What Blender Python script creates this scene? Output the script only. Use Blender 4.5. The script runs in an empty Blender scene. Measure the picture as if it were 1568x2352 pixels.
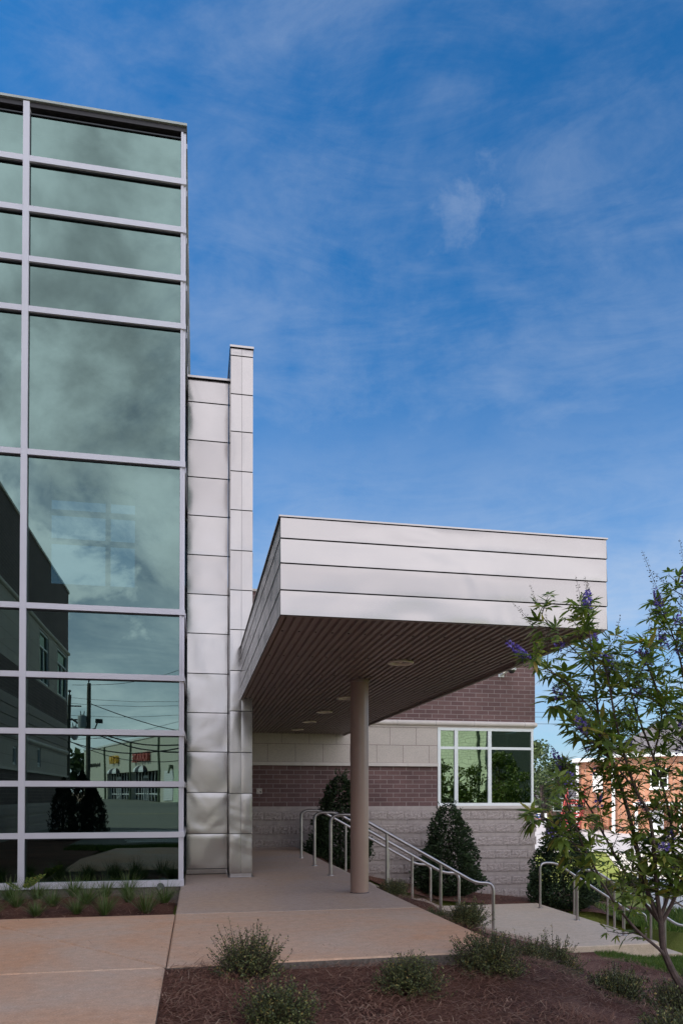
import bpy, math, random
from mathutils import Vector, Matrix, Euler, noise
R = math.radians
random.seed(7)
sc = bpy.context.scene
COL = sc.collection

# ------------------------------------------------------------------ camera
F, TH, DL, H = 1726., R(10.95), R(1.0), 1.15
def ray(px, py):
    u = (px - 784) / F; v = (1797 - py) / F
    f = math.cos(DL) - v * math.sin(DL); up = math.sin(DL) + v * math.cos(DL)
    return (u * math.cos(TH) + f * math.sin(TH), -u * math.sin(TH) + f * math.cos(TH), up)
def at(px, py, X=None, Y=None, Z=None, d=None):
    r = ray(px, py)
    if X is not None: t = X / r[0]
    elif Y is not None: t = Y / r[1]
    elif Z is not None: t = (Z - H) / r[2]
    else: t = d
    return Vector((r[0] * t, r[1] * t, H + r[2] * t))
cam = bpy.data.cameras.new('camera'); co = bpy.data.objects.new('camera', cam); COL.objects.link(co)
cam.sensor_fit = 'HORIZONTAL'; cam.sensor_width = 24; cam.lens = 24 * F / 1568
cam.shift_x = 0; cam.shift_y = (1797 - 1176) / 1568
cam.clip_start = .05; cam.clip_end = 2000
co.location = (0, 0, H); co.rotation_euler = Euler((R(91.0), 0, -TH), 'XYZ')
sc.camera = co

# ------------------------------------------------------------------ materials
class N:
    def __init__(s, name):
        s.m = bpy.data.materials.new(name); s.m.use_nodes = True
        s.t = s.m.node_tree; s.t.nodes.clear()
        s.out = s.n('ShaderNodeOutputMaterial')
    def n(s, typ, **kw):
        x = s.t.nodes.new(typ)
        for k, v in kw.items(): setattr(x, k, v)
        return x
    def l(s, a, b): s.t.links.new(a, b)
    def pos(s, scale=(1, 1, 1), obj=False):
        mp = s.n('ShaderNodeMapping'); mp.inputs['Scale'].default_value = scale
        if obj: s.l(s.n('ShaderNodeTexCoord').outputs['Object'], mp.inputs[0])
        else: s.l(s.n('ShaderNodeNewGeometry').outputs['Position'], mp.inputs[0])
        return mp.outputs[0]
    def noise(s, sc_, det=4, rough=.55, vec=None, dist=0):
        x = s.n('ShaderNodeTexNoise'); x.inputs['Scale'].default_value = sc_; x.inputs['Detail'].default_value = det
        x.inputs['Roughness'].default_value = rough; x.inputs['Distortion'].default_value = dist
        s.l(vec or s.pos(), x.inputs['Vector']); return x.outputs['Fac']
    def ramp(s, fac, stops, interp='LINEAR'):
        r = s.n('ShaderNodeValToRGB'); r.color_ramp.interpolation = interp
        e = r.color_ramp.elements
        while len(e) < len(stops): e.new(.5)
        for i, (p, c) in enumerate(stops):
            e[i].position = p; e[i].color = (*c, 1) if len(c) == 3 else c
        s.l(fac, r.inputs[0]); return r.outputs[0]
    def mix(s, fac, a, b, mode='MIX'):
        x = s.n('ShaderNodeMix'); x.data_type = 'RGBA'; x.blend_type = mode
        for k, v in ((0, fac), (6, a), (7, b)):
            if hasattr(v, 'is_linked') or hasattr(v, 'links'): s.l(v, x.inputs[k])
            elif k == 0: x.inputs[0].default_value = v
            else: x.inputs[k].default_value = (*v, 1)
        return x.outputs[2]
    def bump(s, h, dist=.01, strength=1, prev=None):
        b = s.n('ShaderNodeBump'); b.inputs['Distance'].default_value = dist; b.inputs['Strength'].default_value = strength
        s.l(h, b.inputs['Height'])
        if prev: s.l(prev, b.inputs['Normal'])
        return b.outputs[0]
    def bsdf(s, col, rough=.6, metal=0, nrm=None, spec=.5, trans=0):
        p = s.n('ShaderNodeBsdfPrincipled')
        for key, v in (('Base Color', col), ('Roughness', rough)):
            if isinstance(v, (int, float)): p.inputs[key].default_value = v
            elif isinstance(v, tuple): p.inputs[key].default_value = (*v, 1)
            else: s.l(v, p.inputs[key])
        p.inputs['Metallic'].default_value = metal; p.inputs['Specular IOR Level'].default_value = spec
        if nrm: s.l(nrm, p.inputs['Normal'])
        s.l(p.outputs[0], s.out.inputs[0]); return p

def plain(name, c, rough=.6, metal=0, var=.12, sc_=6, bump=0, spec=.5):
    k = N(name); f = k.noise(sc_, 5)
    a = tuple(x * (1 - var) for x in c); b = tuple(min(1, x * (1 + var)) for x in c)
    col = k.ramp(f, [(.3, a), (.7, b)])
    nr = k.bump(k.noise(sc_ * 12, 4), bump) if bump else None
    k.bsdf(col, rough, metal, nr, spec); return k.m

def brick_mat(name, c1, c2, mort, t=(1, 0), bw=.305, rh=.1016, ms=.008, offz=0, rough=.8, bumpd=.004, off=.5, var=.25):
    k = N(name)
    g = k.n('ShaderNodeNewGeometry').outputs['Position']
    dot = k.n('ShaderNodeVectorMath', operation='DOT_PRODUCT'); k.l(g, dot.inputs[0]); dot.inputs[1].default_value = (t[0], t[1], 0)
    sp = k.n('ShaderNodeSeparateXYZ'); k.l(g, sp.inputs[0])
    ad = k.n('ShaderNodeMath', operation='SUBTRACT'); k.l(sp.outputs[2], ad.inputs[0]); ad.inputs[1].default_value = offz
    cb = k.n('ShaderNodeCombineXYZ'); k.l(dot.outputs['Value'], cb.inputs[0]); k.l(ad.outputs[0], cb.inputs[1])
    br = k.n('ShaderNodeTexBrick'); br.offset = off; br.inputs['Scale'].default_value = 1
    br.inputs['Brick Width'].default_value = bw; br.inputs['Row Height'].default_value = rh
    br.inputs['Mortar Size'].default_value = ms; br.inputs['Mortar Smooth'].default_value = .2
    br.inputs['Color1'].default_value = (*c1, 1); br.inputs['Color2'].default_value = (*c2, 1); br.inputs['Mortar'].default_value = (*mort, 1)
    k.l(cb.outputs[0], br.inputs['Vector'])
    n1 = k.noise(1.3, 5); n2 = k.noise(60, 3)
    col = k.mix(1.0, br.outputs['Color'], k.ramp(n1, [(.3, (1 - var,) * 3), (.7, (1 + var * .4,) * 3)]), 'MULTIPLY')
    col = k.mix(1.0, col, k.ramp(n2, [(.3, (.82,) * 3), (.7, (1.1,) * 3)]), 'MULTIPLY')
    inv = k.n('ShaderNodeMath', operation='SUBTRACT'); inv.inputs[0].default_value = 1; k.l(br.outputs['Fac'], inv.inputs[1])
    b = k.bump(inv.outputs[0], bumpd); b = k.bump(n2, .0015, 1, b)
    k.bsdf(col, rough, 0, b, .3); return k.m

def metal_mat():
    k = N('satin_metal_panel')
    g = k.n('ShaderNodeNewGeometry')
    n = k.noise(1.1, 2, .45, dist=.8); n2 = k.noise(5.5, 1)
    b = k.bump(n, .020); b = k.bump(n2, .0006, 1, b)
    tint = k.ramp(g.outputs['Random Per Island'], [(0, (.315, .283, .276)), (1, (.355, .322, .314))])
    fine = k.noise(3, 3)
    rg = k.n('ShaderNodeMapRange'); k.l(fine, rg.inputs[0]); rg.inputs[3].default_value = .18; rg.inputs[4].default_value = .29
    k.bsdf(tint, rg.outputs[0], 1, b); return k.m

def glass_mat(name, refl, tr, fac, bd=.0012, sc_=.8):
    k = N(name)
    b = k.bump(k.noise(sc_, 2, .4), bd)
    gl = k.n('ShaderNodeBsdfGlossy'); gl.inputs['Color'].default_value = (*refl, 1); gl.inputs['Roughness'].default_value = 0; k.l(b, gl.inputs['Normal'])
    tp = k.n('ShaderNodeBsdfTransparent'); tp.inputs['Color'].default_value = (*tr, 1)
    mx = k.n('ShaderNodeMixShader'); mx.inputs[0].default_value = fac
    lw = k.n('ShaderNodeLayerWeight'); lw.inputs[0].default_value = .25
    mr = k.n('ShaderNodeMapRange'); k.l(lw.outputs['Fresnel'], mr.inputs[0]); mr.inputs[3].default_value = fac; mr.inputs[4].default_value = 1
    k.l(mr.outputs[0], mx.inputs[0]); k.l(tp.outputs[0], mx.inputs[1]); k.l(gl.outputs[0], mx.inputs[2])
    k.l(mx.outputs[0], k.out.inputs[0]); return k.m

def leaf_mat(name, stops, rough=.5, trans=.25, spec=.35):
    k = N(name)
    g = k.n('ShaderNodeNewGeometry')
    col = k.ramp(g.outputs['Random Per Island'], stops)
    p = k.n('ShaderNodeBsdfPrincipled'); k.l(col, p.inputs['Base Color']); p.inputs['Roughness'].default_value = rough
    p.inputs['Specular IOR Level'].default_value = spec
    tl = k.n('ShaderNodeBsdfTranslucent'); k.l(k.mix(1.0, col, (1.25, 1.3, .7), 'MULTIPLY') if trans > .2 else col, tl.inputs['Color'])
    mx = k.n('ShaderNodeMixShader'); mx.inputs[0].default_value = trans
    k.l(p.outputs[0], mx.inputs[1]); k.l(tl.outputs[0], mx.inputs[2]); k.l(mx.outputs[0], k.out.inputs[0]); return k.m

def concrete_mat(name, base, stain, amt=.5, grey=(.3, .27, .27)):
    k = N(name)
    a = k.noise(.55, 6, .6, dist=.8); b = k.noise(2.6, 6, .65, dist=.4); c = k.noise(90, 3); d = k.noise(14, 6, .7)
    s1 = k.ramp(a, [(.38, (0, 0, 0)), (.62, (amt,) * 3)])
    col = k.mix(s1, base, stain)
    col = k.mix(k.ramp(b, [(.5, (0, 0, 0)), (.75, (.45,) * 3)]), col, grey)
    col = k.mix(1.0, col, k.ramp(d, [(.3, (.86,) * 3), (.7, (1.1,) * 3)]), 'MULTIPLY')
    col = k.mix(1.0, col, k.ramp(c, [(.3, (.84,) * 3), (.7, (1.1,) * 3)]), 'MULTIPLY')
    sp = k.noise(38, 2, .5)
    col = k.mix(k.ramp(sp, [(.66, (0, 0, 0)), (.72, (.35,) * 3)]), col, tuple(min(1, v * 1.6) for v in grey))
    dk = k.noise(1.1, 7, .75, dist=1.5)
    col = k.mix(k.ramp(dk, [(.60, (0, 0, 0)), (.70, (.28,) * 3)]), col, tuple(v * .45 for v in base))
    nr = k.bump(c, .002); nr = k.bump(d, .003, 1, nr)
    k.bsdf(col, .78, 0, nr, .3); return k.m

def speckle_mat(name, cols, sc_=40, rough=.9, bd=.01, patch=None):
    k = N(name); f = k.noise(sc_, 8, .7); g = k.noise(1.2, 5, .6)
    col = k.ramp(f, [(.25 + .5 * i / (len(cols) - 1), c) for i, c in enumerate(cols)])
    if patch: col = k.mix(k.ramp(g, [(.42, (0,) * 3), (.65, (.7,) * 3)]), col, patch)
    k.bsdf(col, rough, 0, k.bump(f, bd), .2); return k.m

M = {}
M['metal'] = metal_mat()
M['seam'] = plain('dark_seam', (.03, .025, .03), .6)
M['alu'] = plain('anodised_aluminium', (.60, .565, .63), .42, 0, .04, 2)
M['gasket'] = plain('black_gasket', (.012, .014, .018), .5)
M['coping'] = plain('weathered_grey_coping', (.34, .35, .33), .5, .2)
M['glass'] = glass_mat('green_reflective_glass', (.155, .218, .205), (.17, .27, .25), .62)
M['glass_brick'] = glass_mat('tinted_window_glass', (.30, .37, .30), (.10, .14, .12), .60, .003, 1.2)
M['glass_dark'] = glass_mat('dark_shop_glass', (.4, .42, .4), (.1, .1, .1), .25)
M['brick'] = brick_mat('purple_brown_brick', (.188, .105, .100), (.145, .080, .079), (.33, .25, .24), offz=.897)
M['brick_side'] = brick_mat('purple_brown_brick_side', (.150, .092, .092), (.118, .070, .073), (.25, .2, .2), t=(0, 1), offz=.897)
M['stone'] = brick_mat('cream_cast_stone', (.55, .465, .42), (.52, .44, .395), (.27, .2, .19), bw=.62, rh=.407, ms=.006, offz=1.889 - .407 * 4, rough=.75, bumpd=.003, var=.1)
M['stone_side'] = brick_mat('cream_cast_stone_side', (.55, .465, .42), (.52, .44, .395), (.27, .2, .19), t=(0, 1), bw=.62, rh=.407, ms=.006, offz=.2, rough=.75, bumpd=.003, var=.1)
M['trim'] = plain('cast_stone_trim', (.60, .515, .475), .65, 0, .08, 3, .002)
M['block'] = speckle_mat('split_face_block', [(.25, .195, .185), (.41, .335, .315), (.55, .465, .44)], 55, .9, .012)
M['block_smooth'] = plain('ground_face_block', (.41, .335, .315), .8, 0, .12, 8, .003)
M['conc'] = concrete_mat('stained_tan_concrete', (.60, .415, .315), (.64, .34, .20), .85, (.56, .43, .36))
M['conc_grey'] = concrete_mat('mauve_grey_concrete', (.50, .37, .315), (.54, .35, .235), .7, (.46, .35, .31))
M['conc_lt'] = concrete_mat('pale_concrete', (.58, .45, .35), (.54, .385, .27), .4, (.52, .43, .36))
M['conc_sun'] = concrete_mat('bright_sidewalk_concrete', (.60, .55, .49), (.58, .5, .4), .3, (.6, .56, .5))
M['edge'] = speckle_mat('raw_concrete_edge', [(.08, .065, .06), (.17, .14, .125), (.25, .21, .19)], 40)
M['mulch'] = speckle_mat('pine_bark_mulch', [(.06, .024, .017), (.145, .062, .042), (.25, .125, .088)], 38, .95, .03, (.055, .027, .024))
M['grassground'] = speckle_mat('lawn_soil', [(.05, .075, .015), (.10, .14, .025), (.16, .19, .045)], 30, .9, .02)
M['farlawn'] = speckle_mat('sunlit_lawn', [(.12, .155, .03), (.19, .22, .045), (.25, .27, .06)], 22, .9, .02, (.23, .23, .06))
M['asphalt'] = speckle_mat('dark_asphalt', [(.14, .14, .12), (.18, .18, .155), (.22, .22, .19)], 30, .9, .004, (.2, .2, .17))
M['lot'] = speckle_mat('pale_worn_asphalt', [(.33, .31, .32), (.38, .355, .36), (.42, .4, .4)], 4, .9, .002, (.36, .33, .34))
M['paint'] = plain('road_paint', (.75, .75, .72), .7)
M['yellowpaint'] = plain('yellow_road_paint', (.6, .45, .08), .7)
M['soffit'] = plain('brown_corrugated_soffit', (.26, .195, .18), .42, .3, .08, 2)
M['column'] = plain('mauve_brown_paint', (.29, .192, .16), .33, 0, .06, 2, .0006, .5)
M['steel'] = plain('brushed_steel', (.38, .345, .355), .32, .95, .12, 9, .0004)
M['lamp'] = plain('pale_light_trim', (.62, .53, .46), .4)
M['white'] = plain('white_paint', (.78, .78, .78), .5, 0, .04)
M['dark'] = plain('dark_interior', (.05, .05, .052), .9)
M['interior'] = plain('interior_paint', (.16, .17, .17), .8)
M['black'] = plain('black_plastic', (.02, .02, .022), .35)
M['bark'] = plain('grey_brown_bark', (.105, .068, .062), .8, 0, .35, 30, .004)
M['bark_dark'] = plain('dark_twig_bark', (.05, .032, .028), .8, 0, .3, 30)
M['wood_pole'] = plain('weathered_pole_wood', (.10, .09, .07), .85, 0, .25, 5, .004)
M['transf'] = plain('transformer_grey_paint', (.3, .31, .31), .45)
M['wire'] = plain('black_wire', (.03, .03, .03), .5)
M['gymwall'] = brick_mat('cream_ribbed_metal_wall', (.66, .63, .53), (.64, .61, .51), (.56, .54, .46), t=(.364, .93), bw=.3, rh=50, ms=.012, offz=-10, rough=.6, bumpd=.01, off=0, var=.06)
M['pilaster'] = plain('green_grey_downpipe', (.10, .13, .08), .6)
M['yellow'] = plain('yellow_letter_face', (.75, .42, .05), .4)
M['redl'] = plain('red_letter_face', (.5, .1, .08), .4)
M['blackl'] = plain('black_letter_face', (.03, .03, .02), .4)
M['blue'] = plain('deep_blue_print', (.03, .09, .35), .5)
M['orange'] = brick_mat('orange_red_brick', (.44, .19, .105), (.37, .15, .085), (.45, .33, .26), t=(.8, .6), bw=.22, rh=.08, ms=.008, var=.15)
M['housebrick'] = plain('brown_house_brick', (.16, .09, .07), .85)
M['shingle'] = brick_mat('grey_roof_shingles', (.16, .145, .155), (.12, .11, .12), (.07, .065, .07), bw=.5, rh=.12, ms=.01, var=.2)
M['redpaint'] = plain('red_paint', (.35, .05, .045), .5)
M['carblue'] = plain('blue_car_paint', (.03, .05, .13), .25, .2)
M['greenblock'] = brick_mat('white_painted_block', (.72, .80, .62), (.68, .76, .58), (.45, .5, .38), t=(.364, .93), bw=.4, rh=.2, ms=.014, rough=.6, bumpd=.012, var=.1)
M['dimblock'] = plain('shade_toned_grey', (.30, .29, .24), .8)  # shade painted into the block building's end wall; also used on the wing core
M['leaf_holly'] = leaf_mat('holly_leaves', [(0, (.016, .026, .013)), (.7, (.032, .052, .022)), (1, (.06, .09, .038))], .6, .05, .2)
M['leaf_shrub'] = leaf_mat('small_shrub_leaves', [(0, (.045, .055, .024)), (.6, (.12, .14, .055)), (.88, (.22, .23, .08)), (1, (.36, .24, .08))], .45, .15)
M['leaf_vitex'] = leaf_mat('vitex_leaves', [(0, (.075, .115, .028)), (.5, (.16, .225, .05)), (.85, (.28, .33, .075)), (1, (.40, .29, .08))], .42, .5)
M['flower'] = leaf_mat('purple_petals', [(0, (.10, .06, .30)), (.5, (.20, .14, .55)), (1, (.36, .27, .72))], .6, .2)
M['seed'] = leaf_mat('brown_green_seed_heads', [(0, (.05, .038, .028)), (1, (.15, .12, .075))], .7, .1)
M['blade'] = leaf_mat('liriope_blades', [(0, (.05, .09, .025)), (.7, (.11, .17, .045)), (.92, (.16, .17, .07)), (1, (.4, .33, .25))], .4, .25)
M['grassblade'] = leaf_mat('grass_blades', [(0, (.04, .085, .015)), (.7, (.09, .15, .025)), (1, (.2, .22, .06))], .5, .3)
M['straw'] = leaf_mat('pine_needles', [(0, (.10, .038, .026)), (.5, (.21, .092, .060)), (.88, (.30, .155, .105)), (1, (.48, .32, .23))], .7, .05)
M['leaf_far'] = leaf_mat('distant_tree_leaves', [(0, (.022, .04, .016)), (.6, (.055, .085, .03)), (1, (.11, .14, .05))], .6, .2)
M['leaf_myrtle'] = leaf_mat('crepe_myrtle_leaves', [(0, (.05, .09, .018)), (.7, (.10, .15, .03)), (1, (.18, .22, .06))], .5, .25)
M['whiteflower'] = leaf_mat('pale_blossom', [(0, (.6, .5, .55)), (1, (.85, .8, .8))], .6, .2)
M['cypress'] = leaf_mat('dark_conifer_leaves', [(0, (.012, .016, .008)), (1, (.045, .045, .02))], .7, .1)
M['yellowleaf'] = leaf_mat('yellow_bush_leaves', [(0, (.35, .3, .03)), (1, (.7, .6, .08))], .6, .2)

# ------------------------------------------------------------------ mesh builder
class MB:
    def __init__(s): s.v = []; s.f = []
    def face(s, pts):
        i = len(s.v); s.v += [tuple(p) for p in pts]; s.f.append(tuple(range(i, i + len(pts))))
    def box(s, x0, x1, y0, y1, z0, z1, fr=None):
        i = len(s.v)
        pts = [Vector((x, y, z)) for z in (z0, z1) for (x, y) in ((x0, y0), (x1, y0), (x1, y1), (x0, y1))]
        if fr: pts = [fr(p) for p in pts]
        s.v += [tuple(p) for p in pts]
        s.f += [tuple(i + k for k in q) for q in ((0, 3, 2, 1), (4, 5, 6, 7), (0, 1, 5, 4), (1, 2, 6, 5), (2, 3, 7, 6), (3, 0, 4, 7))]
    def tube(s, pts, r, n=8, cap=True):
        pts = [Vector(p) for p in pts]; rs = r if isinstance(r, (list, tuple)) else [r] * len(pts)
        i0 = len(s.v); prev = None
        for k, p in enumerate(pts):
            d = (pts[min(k + 1, len(pts) - 1)] - pts[max(k - 1, 0)]).normalized()
            if prev is None:
                a = Vector((0, 0, 1)) if abs(d.z) < .9 else Vector((1, 0, 0)); u = d.cross(a).normalized()
            else: u = (prev - d * prev.dot(d)).normalized()
            prev = u; w = d.cross(u)
            for j in range(n):
                an = 2 * math.pi * j / n
                s.v.append(tuple(p + (u * math.cos(an) + w * math.sin(an)) * rs[k]))
        for k in range(len(pts) - 1):
            for j in range(n):
                a = i0 + k * n + j; b = i0 + k * n + (j + 1) % n
                s.f.append((a, b, b + n, a + n))
        if cap:
            s.f.append(tuple(i0 + j for j in range(n))[::-1]); s.f.append(tuple(i0 + (len(pts) - 1) * n + j for j in range(n)))
    def cyl(s, x, y, z0, z1, r, n=24, r1=None): s.tube([(x, y, z0), (x, y, z1)], [r, r if r1 is None else r1], n)
    def lathe(s, c, prof, n=20):
        i0 = len(s.v)
        for (r, z) in prof:
            for j in range(n):
                a = 2 * math.pi * j / n; s.v.append((c[0] + r * math.cos(a), c[1] + r * math.sin(a), c[2] + z))
        for k in range(len(prof) - 1):
            for j in range(n):
                a = i0 + k * n + j; b = i0 + k * n + (j + 1) % n; s.f.append((a, b, b + n, a + n))
    def leaf(s, p, d, up, L, w):
        d = d.normalized(); sd = d.cross(up)
        if sd.length < 1e-3: sd = d.cross(Vector((1, 0, 0)))
        sd.normalize()
        i = len(s.v); m = p + d * L * .45
        s.v += [tuple(p), tuple(m + sd * w / 2), tuple(p + d * L), tuple(m - sd * w / 2)]
        s.f.append((i, i + 1, i + 2, i + 3))
    def lance(s, p, d, up, L, w, droop=.15):
        d = d.normalized(); sd = d.cross(up)
        if sd.length < 1e-3: sd = d.cross(Vector((1, 0, 0)))
        sd.normalize(); nn = sd.cross(d)
        q = lambda t, o: tuple(p + d * L * t + sd * w * o - nn * L * droop * t * t)
        i = len(s.v)
        s.v += [q(0, 0), q(.28, .42), q(.55, .46), q(.8, .2), q(1, 0), q(.8, -.2), q(.55, -.46), q(.28, -.42)]
        s.f += [(i, i + 1, i + 7), (i + 1, i + 2, i + 6, i + 7), (i + 2, i + 3, i + 5, i + 6), (i + 3, i + 4, i + 5)]
    def panel(s, o, u, v, n, nu=10, nv=10, seed=0, pil=.006, amp=.004):
        """a sheet-metal pan, pillowed towards its folded edges"""
        o, u, v, n = Vector(o), Vector(u), Vector(v), Vector(n)
        i0 = len(s.v); U = u.length; V = v.length
        for b in range(nv + 1):
            for a in range(nu + 1):
                x = a / nu; y = b / nv
                x = .5 - .5 * math.cos(math.pi * x) * (.35 + .65 * 1) if False else x
                e = min(min(x, 1 - x) * U, min(y, 1 - y) * V)
                h = pil * math.sin(min(1, e / .03) * math.pi / 2) if e > 0 else 0
                h += amp * noise.noise(Vector((x * U * 2.1 + seed * 7.3, y * V * 2.1, seed * 3.1))) * min(1, e / .05)
                s.v.append(tuple(o + u * x + v * y + n * h))
        for b in range(nv):
            for a in range(nu):
                k = i0 + b * (nu + 1) + a; s.f.append((k, k + 1, k + nu + 2, k + nu + 1))
    def build(s, name, mat, parent=None, smooth=False):
        me = bpy.data.meshes.new(name)
        off = Vector(parent_world(parent)) if parent else Vector((0, 0, 0))
        vv = [(a[0] - off.x, a[1] - off.y, a[2] - off.z) for a in s.v] if parent else s.v
        me.from_pydata(vv, [], s.f); me.update()
        if smooth:
            me.shade_smooth()
            if smooth != 'all':
                try: me.set_sharp_from_angle(angle=R(40))
                except Exception: pass
        me.materials.append(M[mat] if isinstance(mat, str) else mat)
        o = bpy.data.objects.new(name, me); COL.objects.link(o)
        if parent: o.parent = parent
        return o
def parent_world(p):
    v = Vector((0, 0, 0))
    while p: v += p.location; p = p.parent
    return v
def tag(o, label=None, cat=None, group=None, kind=None):
    if label: o['label'] = label
    if cat: o['category'] = cat
    if group: o['group'] = group
    if kind: o['kind'] = kind
    return o
def thing(name, loc, label, cat, group=None):
    o = bpy.data.objects.new(name, None); o.location = loc; o.empty_display_size = .2
    COL.objects.link(o); return tag(o, label, cat, group)
def kids(o): return [c for c in ALLK.get(o.name, [])]
ALLK = {}
def copy_tree(o, parent=None):
    c = o.copy(); COL.objects.link(c); c.parent = parent
    for ch in list(o.children): copy_tree(ch, c)
    return c
def struct(name, mb, mat, smooth=False):
    return tag(mb.build(name, mat, None, smooth), kind='structure')

# ------------------------------------------------------------------ ground
CT = [(-.2, 1, -.06), (-.2, 3, -.06), (-.2, 5, -.06), (1, 5.1, -.10), (1.8, 5.2, -.12), (2.3, 5.3, -.17), (2.35, 7, -.13), (2.35, 8.5, -.11), (2.35, 10, -.14),
      (-3, 3, -.05), (-3, 8, -.06), (-1, 8.5, -.04), (-3, 0, -.04), (1, 3, -.15), (2, 4, -.20), (3, 4.5, -.40), (3, 3, -.36), (3.6, 5.4, -.62), (4.2, 6.3, -.79),
      (4.8, 7.2, -.92), (5.4, 8.1, -1.03), (4.3, 10, -1.12), (5.5, 10, -1.15), (6.7, 10, -1.25), (3.3, 8, -.60), (3.3, 10, -.66), (3.2, 6.5, -.48),
      (4.3, 12, -1.3), (5.5, 12, -1.4), (6.5, 12, -1.5), (3.2, 12, -.9), (1, 12, -.4), (1, 9, -.3),
      (2.3, 15, -.12), (3.0, 15, -.4), (4, 15, -.8), (5, 15, -1.02), (6.5, 15, -1.12), (7.9, 15, -1.27), (7.9, 18, -1.4), (9.5, 14.5, -1.62), (10.5, 11, -1.9), (9, 9, -1.85),
      (8, 10, -1.6), (7, 7, -1.4), (12, 18, -1.9), (12, 24, -2.1), (15, 20, -2.15), (20, 30, -2.2), (20, 15, -2.25), (30, 40, -2.2), (60, 60, -2.2), (40, 100, -2.2), (60, 140, -2.2),
      (5, 40, -2.0), (0, 80, -2.0), (-60, 60, -1), (0, -5, -.03), (-5, -5, -.02), (-10, -20, .1), (0, -25, .15), (-15, -60, .45), (0, -50, .4), (-18, -105, .6), (0, -85, .6), (20, -70, .3), (0, -200, .8),
      (8, 0, -.95), (12, -2, -1.1), (6, 2, -.8), (5, 4, -.85), (14, -8, -1.0), (20, -15, -1.0), (30, -5, -1.4), (30, 10, -1.9), (60, 0, -2), (100, -40, -1.5)]
def hz(x, y):
    sw = sz = 0
    for (a, b, c) in CT:
        d2 = (x - a) ** 2 + (y - b) ** 2 + .02
        w = 1 / d2 ** 1.75; sw += w; sz += w * c
    return sz / sw
def drape(name, poly, step, off, mat, kind='structure', smooth=True):
    """sheet over the polygon, cut into cells, following the ground"""
    xs = [p[0] for p in poly]; ys = [p[1] for p in poly]; mb = MB(); idx = {}
    def clip(P, ax, val, keep_gt):
        out = []
        for i in range(len(P)):
            a, b = P[i], P[(i + 1) % len(P)]
            ia = (a[ax] >= val) if keep_gt else (a[ax] <= val); ib = (b[ax] >= val) if keep_gt else (b[ax] <= val)
            if ia: out.append(a)
            if ia != ib:
                t = (val - a[ax]) / (b[ax] - a[ax]); out.append((a[0] + (b[0] - a[0]) * t, a[1] + (b[1] - a[1]) * t))
        return out
    x = math.floor(min(xs) / step) * step
    while x < max(xs):
        col = clip(clip(poly, 0, x, True), 0, x + step, False) if True else poly
        y = math.floor(min(ys) / step) * step
        if len(col) >= 3:
            while y < max(ys):
                c = clip(clip(col, 1, y, True), 1, y + step, False)
                if len(c) >= 3:
                    f = []
                    for p in c:
                        k = (round(p[0], 4), round(p[1], 4))
                        if k not in idx: idx[k] = len(mb.v); mb.v.append((k[0], k[1], hz(*k) + off))
                        if not f or f[-1] != idx[k]: f.append(idx[k])
                    if f[0] == f[-1]: f.pop()
                    if len(set(f)) == len(f) and len(f) >= 3: mb.f.append(tuple(f))
                y += step
        x += step
    return tag(mb.build(name, mat, None, 'all' if smooth else False), kind=kind)
def grid_ground():
    def axis(lo, hi, a, b, fine):
        v = []; t = a
        while t <= b: v.append(t); t += fine
        s = fine; t = a
        while t > lo: s *= 1.25; t -= s; v.append(t)
        s = fine; t = v[int((b - a) / fine)]
        while t < hi: s *= 1.25; t += s; v.append(t)
        return sorted(set(v))
    X = axis(-900, 900, -6, 14, .25); Y = axis(-900, 900, -2, 20, .25); mb = MB()
    for y in Y:
        for x in X:
            z = hz(x, y)
            if x < 2.28 and y > 5.2 and y < 17 and x > -.25: z = -.45      # dug out under the concrete walk
            if -2.1 < x < -.2 and 2.4 < y < 7.5: z = -.3
            if 2.1 < x < 6.9 and 10 < y < 14.3: z = min(z, -1.35)        # under stairs and landing
            if x > 6.7 and x < 9.2 and 10 < y < 14.3: z = min(z, -2.2)
            mb.v.append((x, y, z))
    n = len(X)
    for j in range(len(Y) - 1):
        for i in range(n - 1):
            k = j * n + i; mb.f.append((k, k + 1, k + n + 1, k + n))
    return tag(mb.build('ground', 'farlawn', None, 'all'), kind='structure')
grid_ground()
front = [(-.2, -1.0), (3.2, -1.0), (5.6, 2), (5.62, 7.9), (5.47, 8.6), (5.45, 9.4), (5.63, 9.98), (2.3, 9.98), (2.3, 5.22), (-.2, 5.22)]
drape('mulch_bed', front, .25, .04, 'mulch')
drape('mulch_bed', [(2.3, 14.28), (8.9, 14.28), (11.5, 13.6), (12.0, 17.5), (11, 20), (7.9, 20), (7.9, 16.6), (2.3, 16.6)], .25, .03, 'mulch')
drape('mulch_bed', [(-4.9, 7.45), (-.23, 7.45), (-.23, 9.66), (-4.9, 9.66)], .25, .02, 'mulch')
drape('mulch_bed', [(-4.9, -3), (-2.9, -3), (-2.05, 2.4), (-2.05, 7.4), (-4.9, 7.4)], .4, .02, 'mulch')
drape('lawn', [(5.62, 2), (7, 2), (9, 9.9), (5.63, 9.98), (5.45, 9.4), (5.47, 8.6), (5.62, 7.9)], .25, .03, 'grassground')
drape('lawn', [(-2.9, 1.1), (-.2, 1.1), (-.2, 2.48), (-2.3, 2.48)], .3, .014, 'grassground')
drape('road', [(-90, -11), (10, -11), (40, -16), (120, -60), (120, -120), (-90, -120)], 4, .05, 'asphalt')
drape('road', [(-16, -12), (-16, -2.9), (-2.9, -2.9), (-2.9, 1.0), (9, 1.0), (9.5, -11.5), (-2, -12)], 1, .04, 'asphalt')
drape('parking_lot', [(16.5, 36.5), (20.5, 37.9), (28, 36.2), (110, 20), (200, 160), (60, 92), (44, 94.5), (8, 60)], 4, .05, 'lot')
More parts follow.
